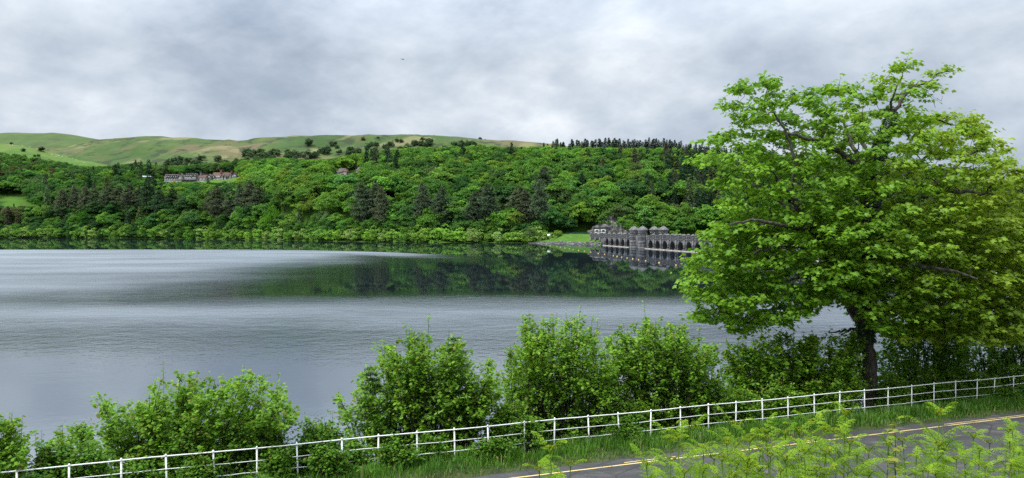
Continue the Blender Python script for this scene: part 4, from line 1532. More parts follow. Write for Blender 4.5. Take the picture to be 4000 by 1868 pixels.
mb.box(hx(740), hx(1075), -2.2, -0.03, hzv(486), hzv(472))
for c in range(745, 1076, 41):
    mb.box(hx(c), hx(c) + 0.22, -2.2, -1.98, hzv(590), hzv(486))
ob('verandah', mb.mesh('hotel_verandah', M['timber']), hotel)
h_block(1078, 1162, 462, 355, 10, M['tile_grey'], 1.0)
mb = MB()
mb.box(hx(1152), hx(1186), 3, 6, 0, hzv(285))
mb.box(hx(1150), hx(1188), 2.8, 6.2, hzv(285), hzv(266))
ob('chimney', mb.mesh('hotel_tall_chimney', M['dam_stone']), hotel)
h_block(1160, 1350, 420, 335, 11, M['tile_red'], -0.5)
for c in (1205, 1295):
    h_window(c - (14 if c < 1250 else 28), c + (14 if c < 1250 else 28), 478, 435, -0.52)
h_gable(1352, 1478, 590, 400, 336, 1.5, M['tile_grey'], 9)
h_window(1398, 1424, 425, 375, -1.55)
h_window(1392, 1430, 500, 460, -1.55)
h_block(1478, 2130, 400, 278, 14, M['tile_red'])
h_gable(1492, 1548, 430, 392, 352, 0.6, M['tile_red'], 5)
h_window(1508, 1532, 420, 382, -0.65)
for c in (1745, 1815):
    h_gable(c - 40, c + 40, 590, 395, 336, 1.6, M['tile_red'], 8)
    h_window(c - 13, c + 13, 400, 362, -1.65)
    h_window(c - 17, c + 17, 490, 440, -1.65)
h_gable(1900, 1975, 590, 385, 338, 1.0, M['tile_red'], 8)
h_window(1925, 1952, 400, 365, -1.05)
h_gable(1980, 2110, 590, 352, 286, 1.3, M['tile_red'], 9)
for c in (1600, 1633, 1666):
    h_window(c - 15, c + 15, 412, 378, -0.02)
for c in (2005, 2065):
    h_window(c - 22, c + 22, 395, 360, -1.35)
    h_window(c - 17, c + 17, 485, 435, -1.35)
for c in (1532, 1622, 1700, 1940):
    h_window(c - 20, c + 20, 492, 448, -0.05 if c < 1900 else -1.05)
h_gable(2132, 2205, 590, 390, 310, -1.0, M['tile_grey'], 9)
for (c, t0, t1) in ((1675, 230, 320), (1940, 245, 300), (2088, 222, 295), (1215, 310, 360)):
    mb = MB()
    mb.box(hx(c - 22), hx(c + 22), 4.5, 7.0, hzv(t1), hzv(t0 + 14))
    mb.box(hx(c - 26), hx(c + 26), 4.3, 7.2, hzv(t0 + 14), hzv(t0 + 4))
    for q in (-12, 4):
        mb.box(hx(c + q), hx(c + q + 9), 5.3, 6.1, hzv(t0 + 4), hzv(t0 - 12))
    ob('chimney', mb.mesh('hotel_chimney', M['brick_red']), hotel)
mb = MB()
mb.box(hx(1215), hx(1412), -4.5, -0.55, hzv(528), hzv(508))
mb.box(hx(1412), hx(2065), -4.0, -1.7, hzv(532), hzv(512))
ob('conservatory_roof', mb.mesh('hotel_conservatory_roof', plain('lead_grey', (0.30, 0.33, 0.33), 0.6)), hotel)
for c in range(1222, 2050, 36):
    h_window(c, c + 30, 590, 532, -4.3 if c < 1405 else -3.8)
mb = MB()
mb.box(hx(1216), hx(1410), -4.2, -0.6, -6, hzv(528))
mb.box(hx(1413), hx(2064), -3.7, -1.8, -6, hzv(533))
ob('conservatory_wall', mb.mesh('hotel_conservatory_wall', M['cream']), hotel)

for (xp, by, c, s_, nm, lab) in ((630, 708, (0.40, 0.03, 0.04), 4.5, 'flowering_bush', 'red flowering bush at the left end of the hotel'), (682, 716, (0.55, 0.42, 0.03), 4.2, 'flowering_bush', 'yellow flowering bush below the hotel terrace')):
    Z = 1092.0
    tree_obj(nm, 'bush', (P(xp, 0, Z)[0], Z, CAMZ + (HOR - by) / F * Z - 1.0), s_, lab, 'bush', None, c)

# ------------------------------------------------------------------ barns
def barn(name, xp, yb, Z, W, D, He, Hr, rz, label, wall, gable_mat, roof):
    b = ob(name, None, None, (*P(xp, 0, Z)[:2], CAMZ + (HOR - yb) / F * Z), rz)
    tag(b, label, 'barn')
    mb = MB()
    mb.box(-W / 2, W / 2, 0, D, -5, He)
    ob('wall', mb.mesh('barn_wall', wall), b)
    mb = MB()
    mb.add([(W / 2 + 0.02, 0, He), (W / 2 + 0.02, D, He), (W / 2 + 0.02, D / 2, Hr - 0.2), (W / 2 - 0.25, 0, He), (W / 2 - 0.25, D, He), (W / 2 - 0.25, D / 2, Hr - 0.2)],
           [np.array([(0, 1, 2), (5, 4, 3)]), np.array([(0, 3, 4, 1), (1, 4, 5, 2), (2, 5, 3, 0)])])
    gb = ob('gable', mb.mesh('barn_gable', gable_mat), b)
    mb = MB()
    for (y_, z_, y2, z2) in ((0, He, D, He), (D / 2, He, D / 2, Hr - 0.4), (D * 0.25, He, D / 2, Hr * 0.72 + He * 0.28), (D * .75, He, D / 2, Hr * 0.72 + He * 0.28)):
        mb.tube([(W / 2 + 0.06, y_, z_), (W / 2 + 0.06, y2, z2)], 0.16, 4)
    ob('beam', mb.mesh('barn_beams', M['timber']), gb)
    mb = MB()
    o_ = 0.7
    for sgn in (0, 1):
        ye, yr_ = (-o_ if sgn == 0 else D + o_), D / 2
        ze = He - o_ * (Hr - He) / (D / 2)
        V = [(-W / 2 - o_, ye, ze), (W / 2 + o_, ye, ze), (W / 2 + o_, yr_, Hr), (-W / 2 - o_, yr_, Hr)]
        V += [(q[0], q[1], q[2] + 0.3) for q in V]
        mb.add(V, np.array([(0, 1, 2, 3), (7, 6, 5, 4), (0, 4, 5, 1), (1, 5, 6, 2), (2, 6, 7, 3), (3, 7, 4, 0)]))
    ob('roof', mb.mesh('barn_roof', roof), b)
    mb = MB()
    mb.box(W / 2 + 0.01, W / 2 + 0.06, D * 0.52, D * 0.66, 0.9, He - 0.6)
    ob('door', mb.mesh('barn_door', M['brick_red']), b)
    for q in (-W * 0.28, W * 0.08):
        mb = MB()
        mb.box(q, q + 1.1, -0.06, 0.05, He - 2.4, He - 1.2)
        ob('window', mb.mesh('barn_window', M['glass']), b)
    return b


m_barn = stone_mat('barn_stone', (0.20, 0.18, 0.165), (0.31, 0.285, 0.26), (0.40, 0.375, 0.345), 0.9, 0.4, 0.02, False)
m_pink = plain('pink_render', (0.62, 0.30, 0.20), 0.9)
barn('barn', 1323, 689, 945, 15.5, 13, 5.0, 10.4, R(-42), 'stone barn with brown roof and pink timbered gable in the wood', m_barn, m_pink, M['tile_grey'])
barn('outbuilding', 1400, 681, 965, 8, 9, 5.0, 9.8, R(-35), 'small steep-roofed white building half hidden right of the barn', M['cream'], M['hotel_stone'], M['tile_grey'])
m_tin = plain('white_tin', (0.55, 0.58, 0.60), 0.5)
sh = barn('shed', 570, 701, 1085, 12, 8, 3.2, 5.0, R(12), 'long white-roofed shed among trees left of the hotel', M['timber'], M['timber'], m_tin)

# ------------------------------------------------------------------ pale blossoming hawthorns and grey willow on the left
for (xp, ty, Z, ti, lab, wd) in ((58, 690, 1120, (0.34, 0.34, 0.27), 'pale blossoming hawthorn above the small meadow', 0.9), (38, 694, 1128, (0.30, 0.31, 0.25), 'second smaller pale hawthorn left of the blossoming one', 0.8),
                             (22, 812, 975, (0.17, 0.17, 0.085), 'pale grey willow at the left edge by the water', 0.9), (245, 655, 1250, (0.085, 0.075, 0.05), 'dull brown copper tree at the top of the left wood', 1.2),
                             (300, 652, 1255, (0.055, 0.04, 0.035), 'dark purple-brown tree below the sheep pasture', 1.3), (718, 806, 935, (0.13, 0.27, 0.025), 'bright green round tree above the waterside bushes below the hotel', 1.0),
                             (1070, 810, 775, (0.095, 0.235, 0.025), 'very round bright tree at the shore right of the brown pines', 1.2), (315, 688, 1090, (0.13, 0.25, 0.03), 'bright fresh green tree in the dark left wood', 1.2),
                             (330, 822, 955, (0.07, 0.20, 0.025), 'glossy green rounded tree before the left pines', 1.0), (470, 832, 950, (0.09, 0.23, 0.03), 'fresh green tree before the middle of the left pines', 0.9)):
    g = ground_at(xp, Z)
    h = (HOR - ty) / F * Z + CAMZ - g
    tree_obj('tree', 'broad', (P(xp, 0, Z)[0], Z, g), max(6, h), lab, 'tree', None, ti, wide=wd * 14 / max(10, h))

# ------------------------------------------------------------------ sheep
mb = MB()
mb.lathe([(0.05, -0.62), (0.24, -0.5), (0.33, -0.15), (0.34, 0.2), (0.28, 0.48), (0.1, 0.6)], 9)
V = mb.V[0].copy()
mb.V[0] = np.stack([V[:, 2], V[:, 1], V[:, 0] + 0.72], 1)
for x_ in (-0.36, 0.36):
    for y_ in (-0.14, 0.14):
        mb.tube([(x_, y_, 0.55), (x_ + 0.02, y_, 0.3), (x_, y_, 0.0)], [0.075, 0.05, 0.045], 5)
mb.tube([(0.48, 0, 0.86), (0.66, 0, 0.98), (0.88, 0, 0.90)], [0.14, 0.13, 0.07], 6)
sheep_me = mb.mesh('sheep', plain('fleece', (0.78, 0.76, 0.70), 0.95))
SHEEP = [(222, 613), (228, 609), (234, 611), (241, 607), (246, 614), (251, 608), (236, 616), (262, 605), (271, 611), (120, 561), (90, 560), (52, 559), (160, 570), (300, 628), (285, 620), (330, 640), (110, 585), (205, 606)]
for k, (xp, by) in enumerate(SHEEP):
    p = past_point(xp, by)
    tag(ob('sheep', sheep_me, None, p, k * 1.9, 1.35), 'white sheep grazing on the green pasture spur', 'sheep', 'sheep on the pasture')

# ------------------------------------------------------------------ bird in flight
bd = MB()
prof = [(-0.30, 0.008, 0), (-0.24, 0.018, 0), (-0.12, 0.040, -0.004), (0.0, 0.058, -0.012), (0.09, 0.055, -0.012), (0.15, 0.036, 0.0), (0.19, 0.034, 0.008), (0.215, 0.018, 0.006), (0.25, 0.005, 0.0)]
bd.tube([(p[0], 0, p[2]) for p in prof], [p[1] for p in prof], 8)
bd.add([(-0.24, -0.02, 0.0), (-0.24, 0.02, 0.0), (-0.38, 0.06, 0.004), (-0.35, 0.0, 0.0), (-0.38, -0.06, 0.004), (-0.25, 0, 0.012)], [np.array([(0, 5, 3, 4), (5, 1, 2, 3)])])
for s_ in (-1, 1):
    bd.add([(0.10, 0.03 * s_, 0.03), (0.13, 0.20 * s_, 0.05), (0.10, 0.36 * s_, 0.02), (-0.04, 0.52 * s_, -0.03), (-0.06, 0.36 * s_, 0.01), (-0.07, 0.18 * s_, 0.04), (-0.08, 0.03 * s_, 0.025),
            (0.03, 0.2 * s_, 0.065), (0.03, 0.35 * s_, 0.035)], [np.array([(0, 1, 7, 6), (6, 7, 5, 5)])[:1], np.array([(6, 7, 5)]), np.array([(1, 2, 8, 7), (7, 8, 4, 5)]), np.array([(2, 3, 8), (8, 3, 4)])])
bird = ob('bird', bd.mesh('bird', plain('brown_feathers', (0.055, 0.035, 0.03), 0.8), False), None, P(1575, 234, 62), R(8), 0.62)
bird.rotation_euler = (R(14), R(5), R(8))
tag(bird, 'small dark brown bird gliding in the cloudy sky', 'bird')

# ------------------------------------------------------------------ white railing along the road
m_rail, t = new_mat('railing_paint')
pos = t.n('ShaderNodeNewGeometry').outputs['Position']
n1 = t.noise(pos, 9, 5, 0.7)
col = t.mix(t.maprange(n1, 0.58, 0.66, 0, 0.8), (0.84, 0.84, 0.82), (0.30, 0.16, 0.08))
col = t.mix(t.maprange(t.noise(pos, 1.4, 4, 0.6), 0.4, 0.75, 0, 0.5), col, (0.58, 0.60, 0.52))
bs = t.n('ShaderNodeBsdfPrincipled')
t.link(col, bs.inputs['Base Color'])
bs.inputs['Roughness'].default_value = 0.45
finish(t, bs.outputs[0])
fence = ob('railing', None, None, (0, FEN_A, 0))
tag(fence, 'white painted metal railing with four rails beside the road', 'railing')
PX = [-160, 57, 258, 466, 645, 833, 999, 1160, 1334, 1474, 1628, 1776, 1909, 2049, 2165, 2303, 2421, 2543, 2662, 2771, 2878, 2984, 3084, 3186, 3284, 3383, 3474, 3567, 3654, 3739, 3822, 3887, 3965, 4040, 4110]
fp = []
for x in PX:
    xn = (x - CX) / F
    Yf = FEN_A / (1 - FEN_B * xn)
    fp.append((xn * Yf, Yf))


def top_z(X):
    return 6.48 - 0.0129 * (X - 4.94) + 0.012 * math.sin(X * 1.1)


ang = math.atan(FEN_B)
for k, (X, Y) in enumerate(fp):
    mb = MB()
    h = 1.16
    mb.box(-0.024, 0.024, -0.010, 0.010, -0.35, h)
    mb.lathe([(0.029, h - 0.04), (0.029, h + 0.012), (0.012, h + 0.03)], 8)
    o = ob('post', mb.mesh('railing_post', m_rail), fence, (X, Y - FEN_A, top_z(X) - 1.13))
    o.rotation_euler = (R(rng.normal(0, 1.0)), R(rng.normal(0, 1.1)), ang)
for r_, (drop, rad) in enumerate(((0.0, 0.019), (0.36, 0.0125), (0.69, 0.0125), (0.99, 0.0125))):
    pts = []
    for k in range(len(fp) - 1):
        for q in (0, 0.33, 0.66):
            X = fp[k][0] + (fp[k + 1][0] - fp[k][0]) * q
            Y = fp[k][1] + (fp[k + 1][1] - fp[k][1]) * q
            sag = (0.005 * rng.normal() if q else 0) * (0.5 if r_ == 0 else 1.0)
            pts.append((X, Y - FEN_A - 0.016, top_z(X) - drop + sag))
    mb = MB()
    mb.tube(pts, rad, 6)
    ob('rail', mb.mesh('railing_rail', m_rail, True), fence)

# ------------------------------------------------------------------ polygons in photo pixels
def in_poly(px, py, poly):
    poly = np.asarray(poly, float)
    x0, y0 = poly[:, 0], poly[:, 1]
    x1, y1 = np.roll(x0, -1), np.roll(y0, -1)
    c = ((y0[None] > py[:, None]) != (y1[None] > py[:, None])) & (px[:, None] < (x1 - x0)[None] * (py[:, None] - y0[None]) / (y1 - y0 + 1e-9)[None] + x0[None])
    return (c.sum(1) % 2) == 1


def sample_poly(poly, n):
    poly = np.asarray(poly, float)
    out = np.zeros((0, 2))
    while len(out) < n:
        q = np.stack([rng.uniform(poly[:, 0].min(), poly[:, 0].max(), n * 3), rng.uniform(poly[:, 1].min(), poly[:, 1].max(), n * 3)], 1)
        out = np.concatenate([out, q[in_poly(q[:, 0], q[:, 1], poly)]])
    return out[:n]


def chord(poly, x, y):
    """half width of the outline at row y, for giving the mass its depth"""
    xs_ = np.linspace(np.min(np.asarray(poly)[:, 0]), np.max(np.asarray(poly)[:, 0]), 60)
    m = in_poly(xs_, np.full(60, y), poly)
    return m.mean() * (xs_[-1] - xs_[0]) / 2


# ------------------------------------------------------------------ the big sycamore
SY = 32.5


def sp(x, y, d=0.0):
    return P(x, y, SY + d)


base = np.array(P(3412, 0, SY))
base[2] = float(bank_z(base[0], base[1])) - 0.2
LIMBS = [  # (points (px x, px y, depth), radii)
    ([(3405, 1480, 0), (3398, 1380, 0), (3385, 1290, 0), (3378, 1180, 0.1), (3392, 1050, 0.2), (3398, 920, 0.2), (3396, 800, 0.1), (3408, 690, 0), (3430, 580, -0.2), (3462, 500, -0.3), (3492, 432, -0.3)], [0.31, 0.29, 0.28, 0.28, 0.27, 0.28, 0.25, 0.21, 0.17, 0.12, 0.08]),
    ([(3492, 432, -0.3), (3543, 357, -0.2), (3589, 335, 0), (3630, 318, 0.2)], [0.07, 0.05, 0.035, 0.02]),
    ([(3470, 480, -0.3), (3480, 380, -0.7), (3520, 300, -0.9)], [0.06, 0.035, 0.02]),
    ([(3385, 1285, 0), (3335, 1210, -0.3), (3290, 1120, -0.6), (3245, 1010, -0.9), (3190, 910, -1.2), (3141, 840, -1.4), (3083, 759, -1.7), (3030, 690, -2.0)], [0.26, 0.22, 0.19, 0.17, 0.15, 0.13, 0.10, 0.06]),
    ([(3245, 1010, -0.9), (3174, 975, -1.8), (3111, 956, -2.4), (3036, 959, -2.8), (2943, 993, -3.0)], [0.10, 0.085, 0.07, 0.05, 0.03]),
    ([(3290, 1115, -0.6), (3210, 1065, -0.2), (3136, 1034, 0.4), (3049, 1025, 0.8), (2974, 1056, 1.0), (2899, 1124, 1.2)], [0.10, 0.08, 0.07, 0.055, 0.04, 0.025]),
    ([(3300, 1130, -0.4), (3220, 1085, 1.0), (3142, 1081, 1.8), (3074, 1093, 2.4), (3011, 1137, 2.6), (2993, 1187, 2.6)], [0.09, 0.075, 0.06, 0.05, 0.035, 0.025]),
    ([(3378, 1285, 0), (3342, 1286, 0.3), (3290, 1296, 0.8), (3240, 1302, 1.2)], [0.08, 0.06, 0.04, 0.02]),
    ([(3398, 780, 0.1), (3362, 665, -0.5), (3287, 596, -1.2), (3246, 575, -1.6), (3150, 540, -2.2), (3060, 520, -2.6)], [0.15, 0.12, 0.10, 0.085, 0.06, 0.035]),
    ([(3362, 665, -0.5), (3350, 619, -0.2), (3316, 543, 0.4), (3290, 470, 0.8)], [0.09, 0.085, 0.06, 0.03]),
    ([(3141, 840, -1.4), (3060, 800, -0.6), (2960, 730, 0.0), (2870, 690, 0.4)], [0.08, 0.065, 0.045, 0.025]),
    ([(3083, 759, -1.7), (3110, 640, -2.4), (3080, 530, -2.8), (3020, 440, -3.0)], [0.07, 0.06, 0.045, 0.025]),
    ([(3396, 900, 0.1), (3444, 840, -0.5), (3554, 782, -1.2), (3612, 759, -1.6), (3682, 741, -2.0), (3775, 747, -2.4), (3880, 760, -2.8)], [0.14, 0.125, 0.11, 0.10, 0.085, 0.06, 0.03]),
    ([(3612, 759, -1.6), (3700, 680, -1.0), (3790, 600, -0.6), (3860, 560, -0.4)], [0.07, 0.06, 0.045, 0.025]),
    ([(3392, 1000, 0.1), (3480, 940, 0.8), (3612, 887, 1.6), (3676, 863, 2.0), (3800, 850, 2.4), (3950, 870, 2.6)], [0.13, 0.115, 0.10, 0.085, 0.065, 0.03]),
    ([(3400, 780, 0), (3455, 730, 0.8), (3513, 700, 1.4), (3590, 640, 2.0), (3680, 560, 2.4)], [0.11, 0.095, 0.08, 0.06, 0.03]),
    ([(3390, 1090, 0), (3470, 1060, -1.6), (3580, 1040, -2.8), (3700, 1050, -3.4), (3820, 1090, -3.6)], [0.10, 0.085, 0.07, 0.05, 0.025]),
    ([(3430, 580, -0.2), (3530, 470, 0.3), (3620, 455, 0.6), (3720, 490, 0.8)], [0.08, 0.06, 0.045, 0.02]),
    ([(3190, 910, -1.2), (3080, 880, -2.8), (2960, 860, -3.8), (2850, 880, -4.0)], [0.08, 0.065, 0.05, 0.025]),
    ([(3410, 690, 0), (3370, 560, 1.6), (3330, 470, 2.6), (3310, 410, 3.0)], [0.09, 0.07, 0.05, 0.025]),
]
syc = ob('sycamore_tree', None, None, tuple(base))
tag(syc, 'large spreading sycamore with bright green leaves and ivy-clad trunk behind the railing', 'tree')
tk = MB()
nodes, node_r = [], []
for li, (pts, rad) in enumerate(LIMBS):
    W = np.array([sp(*p) for p in pts])
    if li == 0:
        W = np.concatenate([[base + (0, 0, -0.6), base + (0, 0, 0.35)], W])
        rad = [0.42, 0.35] + list(rad)
    rad = np.array(rad)
    # densify with a little wander
    q = np.linspace(0, len(W) - 1, (len(W) - 1) * 4 + 1)
    W2 = np.stack([np.interp(q, np.arange(len(W)), W[:, a]) for a in range(3)], 1)
    for _ in range(2):
        W2[1:-1] = (W2[:-2] + 2 * W2[1:-1] + W2[2:]) / 4
    W2[1:-1] += rng.normal(0, 0.035, (len(W2) - 2, 3))
    r2 = np.interp(q, np.arange(len(W)), rad) * (1.0 if li == 0 else 1.25)
    tk.tube(W2 - base, r2, 9 if li == 0 else 7)
    if li > 0:
        nodes += list(W2[2:])
        node_r += list(r2[2:])
    else:
        nodes += list(W2[24:])
        node_r += list(r2[24:] * 0.4)
CROWN = [(2722, 1240), (2716, 1130), (2712, 1010), (2730, 960), (2800, 900), (2850, 860), (2840, 800), (2800, 740), (2860, 690), (2800, 660), (2725, 621), (2770, 590), (2756, 543), (2830, 520), (2860, 470), (2835, 420), (2842, 365), (2930, 345),
         (3005, 326), (3090, 350), (3130, 390), (3200, 360), (3308, 348), (3380, 380), (3440, 420), (3470, 480), (3560, 460), (3640, 440), (3740, 470), (3789, 466), (3830, 500), (3898, 582), (3890, 620), (3960, 668), (4060, 740), (4150, 800), (4180, 950), (4180, 1250), (4000, 1340),
         (3850, 1330), (3720, 1320), (3600, 1300), (3540, 1310), (3460, 1290), (3410, 1230), (3330, 1180), (3250, 1170), (3200, 1190), (3060, 1250), (2960, 1260), (2880, 1295), (2800, 1270)]
SPIRE = [(3470, 460), (3440, 380), (3432, 300), (3490, 265), (3556, 248), (3600, 270), (3673, 295), (3680, 340), (3600, 345), (3560, 370), (3530, 420)]
GAPS = [[(3290, 545), (3330, 560), (3345, 630), (3300, 600), (3262, 560)], [(3500, 715), (3560, 700), (3590, 735), (3520, 770)], [(3270, 1210), (3330, 1220), (3345, 1290), (3260, 1290)],
        [(3330, 360), (3430, 450), (3400, 470), (3330, 400)], [(3560, 470), (3600, 540), (3660, 560), (3690, 520), (3640, 500)], [(3700, 640), (3760, 660), (3740, 700), (3690, 690)], [(3520, 870), (3570, 850), (3600, 830), (3560, 900)],
        [(2900, 740), (2960, 780), (2930, 830), (2880, 800)], [(3040, 500), (3110, 520), (3120, 580), (3050, 560)], [(3180, 560), (3250, 590), (3330, 660), (3280, 670), (3200, 610)], [(3440, 600), (3500, 610), (3490, 680), (3440, 670)], [(3600, 600), (3660, 610), (3650, 660), (3600, 650)],
        [(3480, 790), (3560, 790), (3680, 760), (3700, 785), (3560, 830)], [(3080, 740), (3130, 780), (3150, 840), (3090, 800)], [(3050, 1040), (3150, 1060), (3130, 1110), (3040, 1110)]]
cand2 = np.concatenate([sample_poly(CROWN, 7000), sample_poly(SPIRE, 120)])
spr = []
for (x, y) in cand2:
    if any(in_poly(np.array([x]), np.array([y]), g)[0] for g in GAPS):
        continue
    if y < 470 and x > 3420 and x < 3700:
        T = 1.0
    else:
        T = 3.7 * math.sqrt(max(0.05, 1 - ((y - 860) / 560) ** 2)) * math.sqrt(max(0.08, 1 - abs((x - 3430) / 760) ** 2.4))
    u_ = rng.uniform(-1, 1)
    d = T * math.copysign(abs(u_) ** 0.55, u_)
    if d > T * 0.2 and rng.uniform() < 0.15:
        continue
    p = sp(x, y, d)
    if all((p[0] - q[0]) ** 2 + (p[1] - q[1]) ** 2 + ((p[2] - q[2]) * 1.35) ** 2 > (1.05 if y < 640 else (0.88 if y < 830 else 0.55)) for q in spr):
        spr.append(p)
for (x, y) in sample_poly([(3395, 1200), (3520, 1170), (3570, 1260), (3520, 1325), (3425, 1290)], 60):
    p = sp(x, y, rng.uniform(-2.8, -1.6))
    if all(np.sum((p - q) ** 2) > 0.42 for q in spr):
        spr.append(p)
spr = np.array(spr)
nodes = np.array(nodes)
node_r = np.array(node_r)
trunk_ax = sp(3396, 900)
order_ = np.argsort(np.linalg.norm(spr - trunk_ax, axis=1))
lf = MB()
tw_ = MB()
LP, LN, LT, LS, LC = [], [], [], [], []
for j in order_:
    c = spr[j]
    d2 = np.linalg.norm(nodes - c, axis=1) + np.where(nodes[:, 2] > c[2] + 0.3, 0.8, 0)
    d2 = np.where(d2 < 0.25, 9, d2)
    a = int(np.argmin(d2))
    s0 = nodes[a]
    mid = (s0 + c) / 2 + np.array((0, 0, 0.10 * np.linalg.norm(c - s0))) + rng.normal(0, 0.06, 3)
    path = np.array([s0, (s0 + mid) / 2 + rng.normal(0, 0.04, 3), mid, (mid + c) / 2 + rng.normal(0, 0.04, 3), c])
    r0 = min(0.032, node_r[a] * 0.8)
    tw_.tube(path - base, np.linspace(r0, 0.010, 5), 5, cap=False)
    nodes = np.concatenate([nodes, path[2:4], [c]])
    node_r = np.concatenate([node_r, [r0 * .7, r0 * .6, 0.016]])
    out = unit((c - s0)[None])[0]
    yel = float(np.clip(0.12 + 0.55 * ((c[0] - sp(3300, 0)[0]) / 6.0) + rng.normal(0, 0.12), 0, 0.85))
    br_ = float(np.clip(rng.normal(0.5, 0.14), 0, 1))
    for b in range(6):
        az = rng.uniform(0, 6.28)
        dirv = unit((np.array((math.cos(az), math.sin(az), rng.uniform(-0.30, 0.42))) + out * 0.65)[None])[0]
        Lb = rng.uniform(0.35, 0.80)
        tip = c + dirv * Lb + np.array((0, 0, -0.10 * Lb))
        tw_.tube(np.array([c, (c + tip) / 2 + (0, 0, 0.04), tip]) - base, [0.010, 0.007, 0.004], 4, cap=False)
        n = int(rng.integers(10, 14))
        s_ = rng.uniform(0.25, 1.08, n)
        pp = c + dirv * Lb * s_[:, None] + rng.normal(0, 1, (n, 3)) * np.array((0.16, 0.16, 0.085))
        az2 = np.arctan2(dirv[1], dirv[0]) + rng.normal(0, 1.0, n)
        T = np.stack([np.cos(az2), np.sin(az2), rng.uniform(-1.1, -0.3, n)], 1)
        N = np.stack([np.cos(az2) * 0.75, np.sin(az2) * 0.75, np.ones(n)], 1) + rng.normal(0, 0.28, (n, 3))
        LP.append(pp); LN.append(N); LT.append(T); LS.append(rng.uniform(0.13, 0.235, n))
        tone = np.clip(br_ + rng.normal(0, 0.17, n), 0, 1)
        LC.append(np.stack([tone, np.clip(yel + rng.normal(0, 0.1, n), 0, 1) * 0.6, tone * 0], 1))
scatter(lf, LEAF_SYC, np.concatenate(LP) - base, np.concatenate(LN), np.concatenate(LT), np.concatenate(LS), np.concatenate(LC))
# bare twigs around the spire
for (x, y, dx, dy) in ((3600, 345, 60, 50), (3625, 372, 45, 30), (3640, 395, 10, 28), (3655, 385, 22, -8), (3640, 300, 45, -20), (3655, 290, 30, -5)):
    a_, b_ = sp(x, y, 0), sp(x + dx, y + dy, 0.2)
    m_ = (a_ + b_) / 2 + rng.normal(0, 0.08, 3)
    tw_.tube(np.array([a_, m_, b_]) - base, [0.012, 0.009, 0.004], 4, cap=False)
ob('trunk', tk.mesh('sycamore_trunk', M['bark'], True), syc)
ob('branches', tw_.mesh('sycamore_branches', M['twig'], True), syc)
ob('foliage', lf.mesh('sycamore_foliage', M['syc']), syc)

# ivy wrapping the trunk
iv = MB()
W = np.array([sp(*p) for p in LIMBS[0][0]])
ivq = rng.uniform(1.5, 9.9, 9000)
c = np.stack([np.interp(ivq, np.arange(len(W)), W[:, a]) for a in range(3)], 1)
a = rng.uniform(0, 6.28, len(ivq))
rad = np.interp(ivq, [1.5, 2.5, 4, 6, 7.5, 8.5, 9.9], [0.36, 0.50, 0.56, 0.52, 0.44, 0.30, 0.14]) * rng.uniform(0.8, 1.15, len(ivq)) * (1 + 0.22 * np.sin(a * 2 + ivq * 3))
nr = np.stack([np.cos(a), np.sin(a), np.zeros(len(a))], 1)
scatter(iv, LEAF_IVY, c + nr * rad[:, None] - base, nr + np.array((0, 0, 0.55)) + rng.normal(0, 0.35, nr.shape), np.array((0, 0, -1.0)) + nr * 0.3 + rng.normal(0, 0.4, nr.shape), rng.uniform(0.07, 0.13, len(a)), leaf_cols(len(a), 0.0, 1.0))
tag(ob('ivy', iv.mesh('ivy', M['ivy']), None, tuple(base)), 'dark ivy climbing the trunk of the big sycamore', 'ivy')

